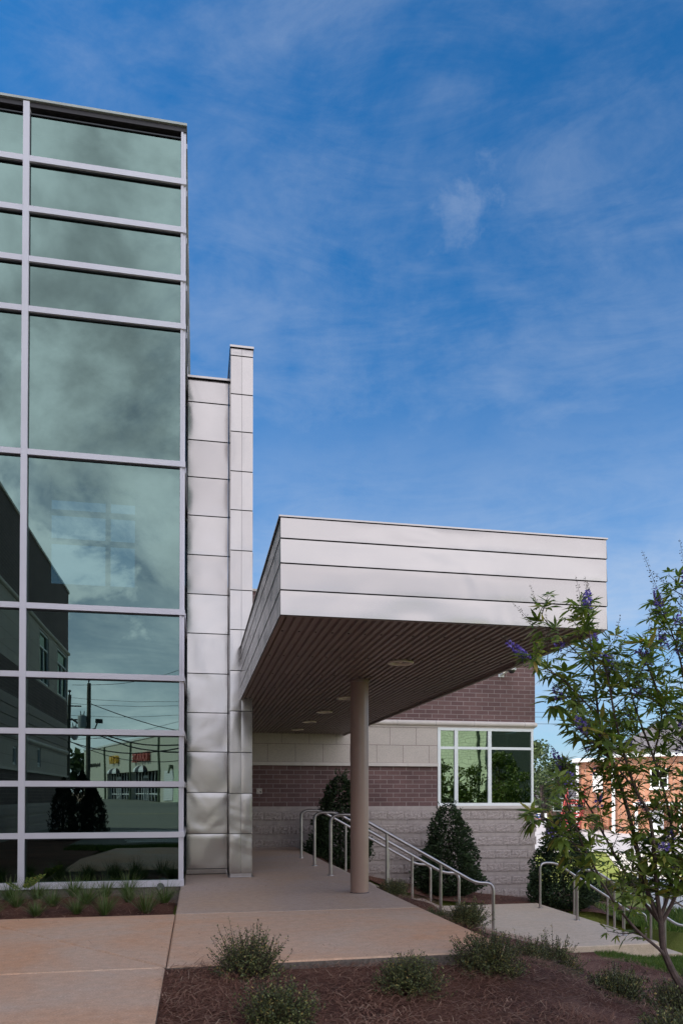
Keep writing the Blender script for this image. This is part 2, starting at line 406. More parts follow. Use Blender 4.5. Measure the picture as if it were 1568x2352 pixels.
drape('street_verge', [(20, 90), (44, 95.5), (60, 98), (120, 130), (120, 180), (20, 180)], 6, .09, 'farlawn')
# white bars of the crossing that shows in the glass wall
for i in range(9):
    y0 = -4.9 + i * .66
    drape('road_marking', [(-2.6 + i * .12, y0), (.6, y0 + .1), (.6, y0 + .34), (-2.6 + i * .12, y0 + .24)], .4, .085, 'paint')
drape('road_marking', [(-16, -24), (6, -20), (6, -19.85), (-16, -23.85)], 3, .07, 'yellowpaint')
drape('sidewalk', [(21.6, 36.9), (23.7, 37.0), (16.0, 20.4), (12.5, 16.6), (11.2, 16.4), (13.8, 21.0)], 1, .05, 'conc_sun')
drape('kerb', [(16.4, 36.2), (20.6, 37.7), (28, 36.0), (28, 35.7), (20.6, 37.35), (16.5, 35.9)], 2, .12, 'conc_sun')
drape('parking_line', [(33.5, 66.5), (37.5, 80), (37.7, 80), (33.7, 66.5)], 2, .08, 'paint')

# ------------------------------------------------------------------ concrete walk, landing and stairs
def slab(poly, zt, zb, mb_top, mb_side, bev=.012):
    """chamfered slab: top sheet and side faces"""
    c = Vector((sum(p[0] for p in poly) / len(poly), sum(p[1] for p in poly) / len(poly)))
    n = len(poly); inn = []
    for i in range(n):
        a, b, d = Vector(poly[i - 1]), Vector(poly[i]), Vector(poly[(i + 1) % n])
        e1 = (b - a).normalized(); e2 = (d - b).normalized()
        n1 = Vector((-e1.y, e1.x)); n2 = Vector((-e2.y, e2.x)); q = (n1 + n2)
        q = q / max(.3, q.dot(n1)) ; inn.append(b + q * bev)
    mb_top.face([(p.x, p.y, zt) for p in inn])
    for i in range(n):
        j = (i + 1) % n; a, b = poly[i], poly[j]
        mb_top.face([(a[0], a[1], zt - bev), (b[0], b[1], zt - bev), (inn[j].x, inn[j].y, zt), (inn[i].x, inn[i].y, zt)])
        mb_side.face([(a[0], a[1], zb), (b[0], b[1], zb), (b[0], b[1], zt - bev), (a[0], a[1], zt - bev)])
def corner(cx, cy, r, a0, a1, n=7): return [(cx + r * math.cos(R(a0 + (a1 - a0) * i / n)), cy + r * math.sin(R(a0 + (a1 - a0) * i / n))) for i in range(n + 1)]
T, S = MB(), MB()
g = .006
slab([(-.19, 5.19)] + [(1.6, 5.24)] + corner(2.16, 5.42, .17, -90, 0) + [(2.29, 6.4), (2.26, 7.42), (-.19, 7.45)], 0, -.3, T, S)
struct('concrete_walk', T, 'conc'); struct('concrete_walk_edge', S, 'edge')
T, S = MB(), MB()
slab([(-.19, 7.45 + g), (2.26, 7.42 + g), (2.2, 10.2), (2.2, 14.1), (2.17, 16.6), (-.15, 16.6), (-.15, 9.8), (-.19, 9.8)], 0, -.3, T, S)
struct('covered_walk', T, 'conc_grey'); struct('covered_walk_edge', S, 'edge')
T, S = MB(), MB()
slab([(-1.98, 7.45), (-1.75, 7.14), (-.19 - g, 5.19 + g * 2), (-.19 - g, 7.45)], 0, -.2, T, S)
slab([(-2.05, 5.17), (-.19 - g, 5.17), (-1.75 - g, 7.14 - g), (-2.0, 7.40)], 0, -.2, T, S)
slab([(-1.7, 2.5), (-.20, 2.5), (-.20, 5.155), (-2.05, 5.155)], 0, -.2, T, S)
struct('side_walk', T, 'conc'); struct('side_walk_edge', S, 'edge')
# landing and stairs
T, S = MB(), MB()
slab([(4.35, 10.02)] + corner(6.62, 10.17, .15, -90, 0, 5) + [(6.77, 14.2), (4.35, 14.2)], -1.03, -1.6, T, S)
struct('landing', T, 'conc_lt'); struct('landing_edge', S, 'conc_lt')
T = MB()
for i in range(1, 6):
    T.box(2.2 + (i - 1) * .36, 2.2 + i * .36 + (.35 if i == 5 else 0), 10.22, 14.1, -1.6, -.172 * i)
struct('stairs', T, 'conc_lt')
T = MB()
for i in range(1, 6):
    T.box(6.78 + (i - 1) * .32, 6.78 + i * .32, 10.04, 14.15, -2.5, -1.03 - .172 * i)
struct('lower_stairs', T, 'conc_lt')
T, S = MB(), MB()
slab([(8.38, 10.0), (11.5, 9.2), (14, 14.5), (8.38, 14.2)], -2.055, -2.5, T, S); struct('lower_walk', T, 'conc_sun'); struct('lower_walk_edge', S, 'edge')
T = MB(); T.box(6.79, 8.45, 9.8, 10.0, -2.5, -1.30); 
struct('stair_kerb', T, 'conc_lt')

# ------------------------------------------------------------------ handrails
def bend(pts, r, n=5):
    pts = [Vector(p) for p in pts]; out = [pts[0]]
    for i in range(1, len(pts) - 1):
        a = (pts[i - 1] - pts[i]).normalized(); b = (pts[i + 1] - pts[i]).normalized()
        rr = min(r, (pts[i - 1] - pts[i]).length * .49, (pts[i + 1] - pts[i]).length * .49)
        p0 = pts[i] + a * rr; p1 = pts[i] + b * rr
        for k in range(n + 1):
            t = k / n; out.append(p0 * (1 - t) ** 2 + pts[i] * 2 * t * (1 - t) + p1 * t * t)
    out.append(pts[-1]); return out
def handrail(y, x0, xs, xe, xend, z0, z1, posts, label):
    t = thing('handrail', (x0, y, z0), label, 'handrail', 'stainless handrails beside the stairs')
    h = .868; m = MB()
    m.tube(bend([(x0, y, z0), (x0, y, z0 + h), (xs, y, z0 + h), (xe, y, z1 + h), (xend, y, z1 + h), (xend, y, z1)], .13), .0245, 12)
    m.build('rail', 'steel', t, True)
    for px in posts:
        zz = z0 + h + (z1 - z0) * (px - xs) / (xe - xs)
        zb = z0 + (z1 - z0) * min(1, max(0, (px - xs + .35) / (xe - xs)))
        m = MB(); m.tube([(px, y, zb - .05), (px, y, zz - .012)], .022, 10); m.build('post', 'steel', t, True)
    for px, zb in ((x0, z0), (xend, z1)):
        m = MB(); m.cyl(px, y, zb - .01, zb + .006, .052, 16, .05); m.build('base_flange', 'steel', t, True)
ds = ['short steel handrail on the upper stairs, farthest back beside the brick wall', 'steel handrail on the upper stairs, middle of three partly behind the round column', 'steel handrail on the upper stairs, nearest of three, its lower end above the shrubs']
for y, l in zip((13.7, 12.13, 10.64), ds): handrail(y, 1.9, 2.25, 4.1, 4.37, 0, -1.03, (2.73, 3.55), l)
ds = ['steel handrail on the lower flight starting beside the conical holly at the back', 'steel handrail on the lower flight starting at the middle of the tan landing', 'steel handrail on the lower flight nearest the front corner of the tan landing']
for y, l in zip((13.56, 12.12, 10.67), ds): handrail(y, 6.53, 6.85, 8.5, 8.78, -1.03, -2.06, (7.24, 7.95), l)

# ------------------------------------------------------------------ glass building
GX, GY = -.15, 9.7
gb = thing('glass_building', (-2.5, GY, 0), 'tall building with a green reflective glass wall in pale aluminium bars', 'building')
ZR = [.045, .655, 1.29, 1.933, 2.626, 3.466, 5.355, 7.125, 7.746, 8.37, 8.995, 9.62]
cols = [(-4.9, -4.08), (-4.0, -2.115), (-2.035, -.215)]
for ci, (x0, x1) in enumerate(cols):
    for i in range(11):
        m = MB()
        m.face([(x0, GY + .02, ZR[i] + .03), (x1, GY + .02, ZR[i] + .03), (x1, GY + .02, ZR[i + 1] - .03), (x0, GY + .02, ZR[i + 1] - .03)])
        m.build('glass_pane', 'glass', gb)
for x in (-4.04, -2.075):
    m = MB(); m.box(x - .037, x + .037, GY - .035, GY + .16, .005, 9.70); m.build('mullion', 'alu', gb)
m = MB(); m.box(-.213, -.186, GY - .012, GY + .14, .01, 9.66); m.build('mullion', 'alu', gb)
m = MB(); m.box(-.185, -.152, GY + .004, GY + .10, .01, 9.66); m.build('corner_post', 'alu', gb)
m = MB(); m.box(-.2155, -.2135, GY - .006, GY + .02, .01, 9.6)
for x in (-2.115, -2.037):
    m.box(x - .001, x + .003, GY - .001, GY + .021, .01, 9.6)
for i in range(1, 12): m.box(-4.9, -.19, GY + .001, GY + .06, ZR[i] - .05, ZR[i] - .0355)
m.build('gasket', 'gasket', gb)
for i in range(12):
    for (x0, x1) in ((-4.9, -4.078), (-4.002, -2.113), (-2.037, -.146)):
        if i == 11: continue
        m = MB(); hh = .035 if i else .04
        m.box(x0, x1, GY - .03, GY + .15, ZR[i] - hh, ZR[i] + hh); m.build('transom', 'alu', gb)
m = MB(); m.box(-5, -.140, GY - .045, GY + .5, 9.712, 9.742); m.build('coping', 'coping', gb)
m = MB(); m.box(-5, -.148, GY - .015, GY + .4, 9.65, 9.711); m.build('coping_trim', 'seam', gb)
m = MB(); m.box(-5, -.15, GY + .5, 22, 9.5, 9.72); m.build('roof', 'coping', gb)
# glazed flank that runs back, with projecting bars
m = MB(); m.face([(-.158, 9.81, 0), (-.158, 22, 0), (-.158, 22, 9.7), (-.158, 9.81, 9.7)]); m.build('side_glass', 'glass', gb)
for i in range(1, 12):
    m = MB(); m.box(-.157, -.138, 9.86, 22, ZR[i] - .035, ZR[i] + .035); m.build('side_bar', 'alu', gb)
for y in (11.6, 13.4, 15.2, 17, 18.8, 20.6, 21.9):
    m = MB(); m.box(-.157, -.142, y, y + .06, .0, 9.62); m.build('side_mullion', 'alu', gb)
m = MB()     # room behind the glass: floors, side walls and a rear wall with one window
m.box(-9, -.17, 9.9, 22, -.05, -.01); m.box(-9, -.17, 10.4, 22, 3.2, 3.42); m.box(-9, -.17, 9.95, 22, 9.4, 9.5)
m.box(-9.1, -9, 9.9, 22, 0, 9.4)
wx0, wx1, wz0, wz1 = -2.75, -1.18, 5.18, 7.3
m.box(-9, wx0, 15, 15.2, 0, 9.4); m.box(wx1, -.17, 15, 15.2, 0, 9.4); m.box(wx0, wx1, 15, 15.2, 0, wz0); m.box(wx0, wx1, 15, 15.2, wz1, 9.4)
m.build('interior_wall', 'interior', gb)
m = MB()
for x in (-1.68,): m.box(x - .04, x + .04, 14.94, 15.1, wz0, wz1)
for z in (6.0, 6.55, 7.0): m.box(wx0, wx1, 14.95, 15.09, z - .035, z + .035)
m.build('rear_window_frame', 'alu', gb)
# the part above the rear room is open to the sky behind the window

# base under the glass in the planting bed
m = MB(); m.box(-4.9, -.2, GY - .01, GY + .3, -.3, .004); m.build('foundation', 'edge', gb)
f = thing('flood_light', (-.42, 9.45, -.02), 'small black ground light in the planting bed at the glass corner', 'light')
m = MB(); m.tube([(-.42, 9.45, -.06), (-.42, 9.45, .03)], .012, 8); m.build('stake', 'black', f)
m = MB(); m.tube([(-.42, 9.40, .04), (-.42, 9.48, .02)], [.045, .03], 12); m.build('lamp_head', 'black', f)

# ------------------------------------------------------------------ metal clad wall and pier
mw = thing('metal_clad_wall', (.17, 11.1, 0), 'low flat wall of pale metal panels between the glass corner and the narrow pier', 'wall')
zs = [.085, .594, 1.195, 1.785, 2.356, 2.929, 3.515, 4.09, 4.665, 5.242, 5.807, 6.353, 6.914, 7.255]
core = MB(); core.box(-.137, .45, 11.12, 11.5, 0, 7.25); core.build('core', 'seam', mw)
m = MB()
for i in range(len(zs) - 1):
    m.panel((-.13, 11.098, zs[i] + .001), (.578, 0, 0), (0, .012, zs[i + 1] - zs[i] - .011), (0, -1, 0), 14, 14, i + 3, .0012, .0075)
m.build('metal_cladding', 'metal', mw, 'all')
m = MB(); m.box(-.135, .452, 11.085, 11.12, .012, .078); m.build('base_flashing', 'metal', mw)
m = MB(); m.box(-.14, .455, 11.07, 11.55, 7.255, 7.285); m.build('coping', 'metal', mw)
pr_ = thing('metal_pier', (.615, 10.6, 0), 'tall narrow pier of lapped metal panels rising beside the canopy', 'pier')
zp = [.055, .615, 1.181, 1.755, 2.336, 2.905, 3.482, 4.041, 4.602, 5.175, 5.726, 6.289, 6.822, 7.369, 7.48]
core = MB(); core.box(.468, .767, 10.615, 11.5, 0, 7.47); core.build('core', 'seam', pr_)
m = MB()
for i in range(len(zp) - 1):
    h = zp[i + 1] - zp[i] - .010
    m.panel((.462, 10.595, zp[i]), (.155, 0, 0), (0, .010, h), (0, -1, 0), 6, 12, i + 31, .0012, .006)
    m.panel((.62, 10.595, zp[i]), (.154, 0, 0), (0, .010, h), (0, -1, 0), 6, 12, i + 57, .0012, .006)
    m.panel((.463, 11.12, zp[i]), (0, -.512, 0), (-.006, 0, h), (-1, 0, 0), 8, 10, i + 77, .002, .004)
    m.panel((.772, 10.607, zp[i]), (0, .9, 0), (.006, 0, h), (1, 0, 0), 8, 8, i + 97, .002, .004)
m.build('metal_cladding', 'metal', pr_, 'all')
m = MB(); m.box(.45, .785, 10.585, 11.5, 7.48, 7.51); m.build('coping', 'metal', pr_)
m = MB(); m.box(.44, .80, 10.57, 11.1, .004, .01); m.box(.468, .767, 10.60, 10.62, .01, .055); m.build('base_plate', 'steel', pr_)

# ------------------------------------------------------------------ entrance canopy
cx0, cx1, cy0, cy1 = .615, 3.278, 5.58, 16.56
cn = thing('entrance_canopy', (1.95, 8.7, 0), 'long flat entrance canopy with banded metal fascia over the walk', 'canopy')
zb = [2.5, 2.691, 2.893, 3.08, 3.24]
core = MB(); core.box(cx0 + .02, cx1 - .02, cy0 + .02, cy1, 2.55, 3.22); core.build('core', 'seam', cn)
m = MB()
for i in range(4):
    h = zb[i + 1] - zb[i] - .009
    m.panel((cx0, cy0 - .010, zb[i]), (cx1 - cx0, 0, 0), (0, .007, h), (0, -1, 0), 60, 9, i + 11, .0008, .0035)
m.build('front_fascia', 'metal', cn, 'all')
m = MB()
ys = [cy0, 7.9, 10.55, 13.2, cy1]
for i in range(4):
    h = zb[i + 1] - zb[i] - .009
    for a, b in zip(ys, ys[1:]):
        m.panel((cx0 - .003, b - .004, zb[i]), (0, a - b + .004, 0), (.003, 0, h), (-1, 0, 0), 40, 8, i + 23 + int(a * 3), .0008, .006)
m.build('side_fascia', 'metal', cn, 'all')
m = MB()
for i in range(4):
    h = zb[i + 1] - zb[i] - .009
    for a, b in zip(ys, ys[1:]):
        m.panel((cx1 + .010, a, zb[i]), (0, b - a - .004, 0), (-.009, 0, h), (1, 0, 0), 40, 6, i + 43 + int(a * 3), .0008, .0035)
m.build('side_fascia', 'metal', cn, 'all')
m = MB(); m.box(cx0 - .012, cx1 + .012, cy0 - .012, cy1, 3.238, 3.25); m.build('coping', 'metal', cn)
m = MB()      # corrugated soffit, ribs run front to back
pitch = .0702; x = cx0 + .035; prof = []
while x < cx1 - .04:
    prof += [(x, 2.536), (x + pitch * .30, 2.536), (x + pitch * .44, 2.515), (x + pitch * .86, 2.515)]; x += pitch
yy = [cy0 + .03, 8.3, 11, 13.8, cy1]
i0 = 0
for y in yy: m.v += [(a, y, b) for a, b in prof]
n = len(prof)
for k in range(len(yy) - 1):
    for j in range(n - 1):
        a = k * n + j; m.f.append((a, a + 1, a + n + 1, a + n))
m.build('soffit', 'soffit', cn)
m = MB()
for y in [cy0 + .6 + 1.1 * k for k in range(10)]:
    x = cx0 + .035 + pitch * .65
    while x < cx1 - .05: m.box(x - .007, x + .007, y - .007, y + .007, 2.509, 2.516); x += pitch * 2
m.build('screw', 'seam', cn)['kind'] = 'stuff'
m = MB()
m.box(cx0 + .005, cx0 + .04, cy0 + .02, cy1, 2.498, 2.55); m.box(cx1 - .045, cx1 - .005, cy0 + .02, cy1, 2.485, 2.55)
m.box(cx0 + .04, cx1 - .045, cy0 + .01, cy0 + .04, 2.498, 2.55)
m.build('soffit_trim', 'soffit', cn)
for y in (7.41, 10.27, 12.06, 13.72, 15.4):
    l = MB(); l.lathe((2.05, y, 2.5), [(.115, .03), (.135, .004), (.13, -.006), (.10, -.003), (.085, .02)], 28); e = l.build('downlight', 'lamp', cn, True)
    l = MB(); l.lathe((2.05, y, 2.5), [(.086, .018), (.05, .022), (.0, .024)], 24); l.build('lens', 'lamp', e, True)
m = MB(); m.cyl(1.90, 8.70, 0.0, 2.53, .108, 48); m.build('column', 'column', cn, True)
m = MB(); m.cyl(1.90, 8.70, .001, .008, .114, 40, .109); m.build('base_joint', 'seam', cn, True)
m = MB(); m.cyl(1.90, 8.70, 2.485, 2.512, .122, 32); m.build('column_collar', 'soffit', cn, True)

# ------------------------------------------------------------------ brick building behind
BY, BX = 16.6, 7.885
bb = thing('brick_building', (4, BY, 0), 'low brown brick building with cream stone band and rough block base', 'building')
m = MB(); m.box(-.14, BX, BY, BY + .25, 2.862, 5.66); m.build('upper_wall', 'brick', bb)
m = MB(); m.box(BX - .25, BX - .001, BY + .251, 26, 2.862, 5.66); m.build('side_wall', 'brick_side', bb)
m = MB(); m.box(-.14, BX, BY + .3, 26, 5.3, 5.4); m.box(-.14, BX - .3, 25.7, 26, -1.5, 5.5); m.build('roof', 'coping', bb)
m = MB(); m.box(-.14, BX + .03, BY - .03, BY + .3, 5.66, 5.71); m.build('coping', 'trim', bb)
m = MB(); m.tube(bend([(-.14, BY - .005, 2.815), (BX + .01, BY - .005, 2.815), (BX + .01, BY + 3, 2.815)], .05), .062, 14)
m.build('cornice', 'trim', bb, True)
for x in (2.1, 4.5, 5.42, 6.35, 7.6):
    m = MB(); m.tube([(x - .002, BY - .005, 2.815), (x + .002, BY - .005, 2.815)], .0632, 14); m.build('cornice_joint', 'seam', bb, True)
m = MB(); m.box(-.14, BX - .01, BY + .008, BY + .2, 2.72, 2.862); m.build('lintel_band', 'trim', bb)
m = MB(); m.box(-.14, 5.47, BY + .012, BY + .25, 1.889, 2.72); m.build('stone_band', 'stone', bb)
m = MB()
for a, b in ((-.14, 1.08), (1.085, 2.30), (2.305, 3.52), (3.525, 4.74), (4.745, 5.47)): m.box(a, b, BY - .05, BY + .1, 1.812, 1.887)
m.build('stone_ledge', 'trim', bb)
m = MB(); m.box(-.14, 5.468, BY + .02, BY + .25, .897, 1.812); m.build('lower_wall', 'brick', bb)
# window
w = MB(); wx = [5.48, 5.928, 6.751, 7.815]; zwin = [.905, 2.25, 2.70]
fy0, fy1 = BY + .01, BY + .09
w.box(wx[0], wx[-1] + .03, fy0, fy1, zwin[0] - .0, zwin[0] + .065); w.box(wx[0], wx[-1] + .03, fy0, fy1, zwin[2] - .045, zwin[2] + .02)
w.box(wx[0], wx[0] + .07, fy0 + .002, fy1, zwin[0] + .065, zwin[2] - .045); w.box(wx[-1] - .025, wx[-1] + .03, fy0 + .002, fy1, zwin[0] + .065, zwin[2] - .045)
for x in wx[1:3]: w.box(x - .043, x + .043, fy0 + .003, fy1, zwin[0] + .065, zwin[2] - .045)
w.box(wx[0] + .07, wx[-1] - .025, fy0 + .006, fy1 - .003, zwin[1] - .03, zwin[1] + .03)
wf = w.build('window_frame', 'white', bb)
xs = [wx[0] + .07, wx[1] - .043, wx[1] + .043, wx[2] - .043, wx[2] + .043, wx[3] - .025]
for a, b in ((0, 1), (2, 3), (4, 5)):
    for z0, z1 in ((zwin[0] + .065, zwin[1] - .03), (zwin[1] + .03, zwin[2] - .045)):
        q = MB(); q.face([(xs[a], BY + .05, z0), (xs[b], BY + .05, z0), (xs[b], BY + .05, z1), (xs[a], BY + .05, z1)]); q.build('window_pane', 'glass_brick', wf)
m = MB(); m.box(5.49, 7.80, BY + 1.5, BY + 1.6, .3, 2.7); m.box(5.49, 7.6, BY + .1, BY + 1.5, .7, .8); m.box(5.49, 7.6, BY + .1, BY + 1.6, 2.72, 2.76)
m.box(5.40, 5.49, BY + .1, BY + 1.6, .7, 2.75); m.build('room_behind_window', 'dark', bb)
# side glazing that wraps the corner
m = MB(); m.face([(BX - .04, BY + .1, .95), (BX - .04, BY + 1.6, .95), (BX - .04, BY + 1.6, 2.72), (BX - .04, BY + .1, 2.72)]); m.build('side_window', 'glass_brick', bb)
m = MB(); m.box(5.46, BX + .05, BY - .045, BY + .3, .835, .904); m.build('window_sill', 'trim', bb)
# block base in alternating rough and smooth courses
sm, rg = MB(), MB()
rnd = random.Random(3)
rg_z = .835
z = .897
sm.box(-.14, 5.46, BY + .001, BY + .3, .79, .897); sm.box(5.46, BX - .012, BY + .001, BY + .3, .79, .833)
z = .787; k = 0
while z > -1.7:
    x = -.14 - (k % 2) * .2
    while x < BX - .01:
        a = max(x, -.14) + .003; b = min(x + .40, BX) - .003
        if b - a > .03:
            nu, nv = max(2, int((b - a) / .033)), 6; i0 = len(rg.v)
            for jj in range(nv + 1):
                for ii in range(nu + 1):
                    ed = ii in (0, nu) or jj in (0, nv)
                    rg.v.append((a + (b - a) * ii / nu, BY - (.012 + rnd.uniform(-.003, .003) if ed else .020 + rnd.uniform(-.008, .008)), z - .197 + .194 * jj / nv))
            for jj in range(nv):
                for ii in range(nu):
                    q = i0 + jj * (nu + 1) + ii; rg.f.append((q, q + 1, q + nu + 2, q + nu + 1))
            rg.face([(a, BY - .004, z - .003), (b, BY - .004, z - .003), (b, BY + .05, z - .003), (a, BY + .05, z - .003)])
        x += .40
    # split face return at the corner
    rg.box(BX - .02, BX + .012 + rnd.uniform(0, .008), BY + .0, BY + 2.5, z - .194, z - .004)
    zz = z - .2
    x = -.14 - (k % 2) * .3
    while x < BX - .01:
        a = max(x, -.14) + .002; b = min(x + .61, BX - .012) - .002
        if b > a + .02: sm.box(a, b, BY + .002, BY + .2, zz - .103, zz)
        x += .61
    z -= .305; k += 1
rg.build('split_face_block', 'block', bb); sm.build('smooth_block', 'block_smooth', bb)
m = MB(); m.box(-.14, BX - .03, BY + .02, BY + .28, -2.3, .893); m.box(BX - .3, BX - .03, BY + .27, 26, -2.5, .893); m.build('backing_wall', 'block_smooth', bb)
m = MB(); m.box(BX - .3, BX - .02, BY + 1.7, 26, .894, 2.86); m.build('side_wall', 'stone_side', bb)
# fittings on the brick wall
o = thing('cover_plate', (1.37, BY, 1.24), 'small square pale cover plate on the dark brick under the canopy', 'cover plate')
m = MB(); m.box(1.31, 1.43, BY - .002, BY + .02, 1.18, 1.30); m.build('plate', 'trim', o)
m = MB()
for a in (1.335, 1.405):
    for b in (1.20, 1.28): m.box(a - .006, a + .006, BY - .008, BY - .002, b - .006, b + .006)
m.box(1.38, 1.41, BY - .008, BY - .002, 1.21, 1.24)
m.build('screw_heads', 'black', o)
c = at(1150, 1546, Y=16.6)
o = thing('security_camera', (c.x, BY, c.z), 'white dome security camera on an angled bracket on the brick wall', 'camera')
m = MB(); m.box(c.x - .07, c.x + .07, BY - .025, BY, c.z - .10, c.z + .09); m.tube([(c.x, BY - .02, c.z - .04), (c.x + .1, BY - .28, c.z + .06)], [.05, .03], 10); m.build('bracket', 'white', o)
m = MB(); m.lathe((c.x + .13, BY - .32, c.z + .02), [(0, .09), (.06, .085), (.10, .05), (.105, .0), (.085, -.01)], 20); m.build('housing', 'white', o, True)
m = MB(); m.lathe((c.x + .13, BY - .32, c.z + .02), [(.08, -.005), (.075, -.04), (.045, -.07), (0, -.08)], 20); m.build('dome', 'black', o, True)

# ------------------------------------------------------------------ brick wing that shows in the glass
wg = thing('brick_wing', (-8, 0, 0), 'tall dark brick wing with stone bands reflected at the left of the glass wall', 'building')
WX = -4.95
def wy(v): return 19.4 - v
def strip(name, z0, z1, mat, dx=0, y0=-11.5, y1=9.6):
    m = MB(); m.box(WX - .3, WX + dx, y0, y1, z0, z1); return m.build(name, mat, wg)
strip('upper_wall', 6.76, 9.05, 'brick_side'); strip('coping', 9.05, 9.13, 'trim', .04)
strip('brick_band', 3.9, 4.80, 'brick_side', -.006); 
zz = 3.9; k = 0
rb, sb = MB(), MB()
while zz > 2.86:
    (rb if k % 2 else sb).box(WX - .3, WX + (.03 if k % 2 else 0), -11.5 - .01 * (k % 2), 9.6, zz - (.2 if k % 2 else .1), zz - .002); zz -= (.2 if k % 2 else .1); k += 1
zz = .9; k = 0
while zz > -1.2:
    (rb if k % 2 else sb).box(WX - .3, WX + (.03 if k % 2 else 0), -11.5 - .01 * (k % 2), 9.6, zz - (.2 if k % 2 else .1), zz - .002); zz -= (.2 if k % 2 else .1); k += 1
rb.build('split_face_block', 'block', wg); sb.build('smooth_block', 'block_smooth', wg)
for z in (6.70, 2.80):
    m = MB(); m.tube([(WX, -11.55, z), (WX, 9.6, z)], .075, 12); m.build('cornice', 'trim', wg, True)
strip('ledge', 1.83, 1.90, 'trim', .05); strip('brick_band', .9, 1.83, 'brick_side', -.004)
def banded(z0, z1, wins, ln, fr):
    y = -11.5; m = MB()
    for (a, b, c0, c1) in sorted(wins):
        m.box(WX - .3, WX - .002, y, a, z0, z1)
        if c0 > z0 + .01: m.box(WX - .3, WX - .002, a, b, z0, c0)
        if c1 < z1 - .01: m.box(WX - .3, WX - .002, a, b, c1, z1)
        y = b
        q = MB()
        q.box(WX - .12, WX - .03, a, b, c0, c0 + .06); q.box(WX - .12, WX - .03, a, b, c1 - .06, c1)
        q.box(WX - .12, WX - .031, a, a + .06, c0 + .06, c1 - .06); q.box(WX - .12, WX - .031, b - .06, b, c0 + .06, c1 - .06)
        q.box(WX - .12, WX - .032, a + .06, b - .06, c1 - .55, c1 - .49)
        if ln: q.box(WX - .12, WX - .033, (a + b) / 2 - .03, (a + b) / 2 + .03, c0 + .06, c1 - .55)
        f = q.build('window_frame', fr, wg)
        q = MB(); q.face([(WX - .08, a + .05, c0 + .05), (WX - .08, b - .05, c0 + .05), (WX - .08, b - .05, c1 - .05), (WX - .08, a + .05, c1 - .05)]); q.build('window_pane', 'glass_brick', f)
    m.box(WX - .3, WX - .002, y, 9.6, z0, z1); return m.build('stone_band', 'stone_side', wg)
banded(4.80, 6.70, [(wy(30.7), wy(28.65), 4.86, 6.55), (wy(27.1), wy(25.55), 4.86, 6.55)], True, 'white')
banded(1.90, 2.80, [(wy(25.7), wy(25.2), 2.03, 2.66), (wy(22.4), wy(21.95), 2.0, 2.5)], False, 'white')
m = MB(); m.box(-17, WX - .31, -11.4, 10.4, -1, 8.9); m.build('core', 'dimblock', wg)
m = MB(); m.box(-17, -9, -9, 10.4, 8.9, 14.4); m.build('added_sun_block', 'brick_side', wg)  # unseen block added above the wing to keep canopy and tree in shade
m = MB(); m.box(WX - .29, -17, -11.49, -11.41, -1, 9.0); m.build('end_wall', 'brick', wg)
p = Vector((WX, wy(30.2), 3.55))
o = thing('security_camera', p, 'dome camera on an arm at the reflected brick corner in the glass', 'camera')
m = MB(); m.tube([p, p + Vector((.35, 0, .05))], [.09, .05], 10); m.build('bracket', 'white', o)
m = MB(); m.lathe(p + Vector((.4, 0, -.12)), [(0, .12), (.1, .1), (.13, 0), (.1, -.1), (0, -.16)], 16); m.build('dome', 'white', o, True)

# ------------------------------------------------------------------ shops across the street, reflected in the glass
A = Vector((-16.7, 19.4 - 120, 0)); tt = Vector((14.9, 38.1, 0)).normalized(); nn = Vector((-tt.y, tt.x, 0))
def gp(s, z, o=0): return A + tt * s + nn * o + Vector((0, 0, z))
fr = lambda p: A + tt * p.x + nn * p.y + Vector((0, 0, p.z))
gm = thing('shop_building', gp(20, .5), 'long cream metal shop building with storefronts reflected in the glass wall', 'building')
m = MB(); m.box(0, 52, -20, 0, 4.05, 7.9, fr); m.box(0, 12.3, -20, -.01, .3, 4.05, fr); m.box(34.9, 52, -20, -.02, .3, 4.05, fr)
for s in (12.3, 23.6): m.box(s - .35, s + .35, -20, -.02, .3, 4.05, fr)
m.build('wall', 'gymwall', gm)
m = MB(); m.box(-.1, 52.1, -20, .12, 7.9, 8.15, fr); m.build('roof_edge', 'white', gm)
m = MB(); m.box(-1, 30, -34, -21, 4, 10.0, fr); m.build('rear_wing', 'coping', gm)
for s in (11.95, 23.75, 34.7): 
    m = MB(); m.box(s - .14, s + .14, .0, .18, .4, 7.85, fr); m.build('downpipe', 'pilaster', gm)
for (a, b) in ((2.5, 11.9), (12.7, 23.2), (24.0, 34.5)):
    m = MB(); m.box(a, b, -.7, -.6, .45, 4.05, fr); g_ = m.build('shop_window', 'glass_dark', gm)
    m = MB(); s = a
    while s < b: m.box(s, s + .09, -.61, -.5, .55, 4.0, fr); s += 1.25
    m.box(a, b, -.6, -.52, 1.25, 1.36, fr); m.build('window_bars', 'white', g_)
    m = MB(); m.box(a, b, -1.1, -1.0, .4, 4.05, fr); m.build('shop_interior', 'dark', gm)
for s in (17.0, 28.6):
    m = MB(); m.box(s - .9, s - .78, -.5, -.38, .5, 3.6, fr); m.box(s + .78, s + .9, -.5, -.38, .5, 3.6, fr); m.box(s - .78, s + .78, -.5, -.4, 3.3, 3.6, fr); m.box(s - .05, s + .05, -.5, -.42, .5, 3.3, fr)
    m.build('shop_door', 'white', gm)
m = MB(); m.box(36.3, 39.2, -.02, .05, .6, 3.9, fr); k = .6
while k < 3.85: m.box(36.32, 39.18, .05, .10, k, k + .12, fr); k += .25
m.build('roller_door', 'white', gm)
m = MB(); m.box(34.95, 52, .0, .06, .4, 4.0, fr)
gm2 = MB(); gm2.box(39.4, 52, .0, .07, .4, 4.0, fr); gm2.build('block_wainscot', 'greenblock', gm)
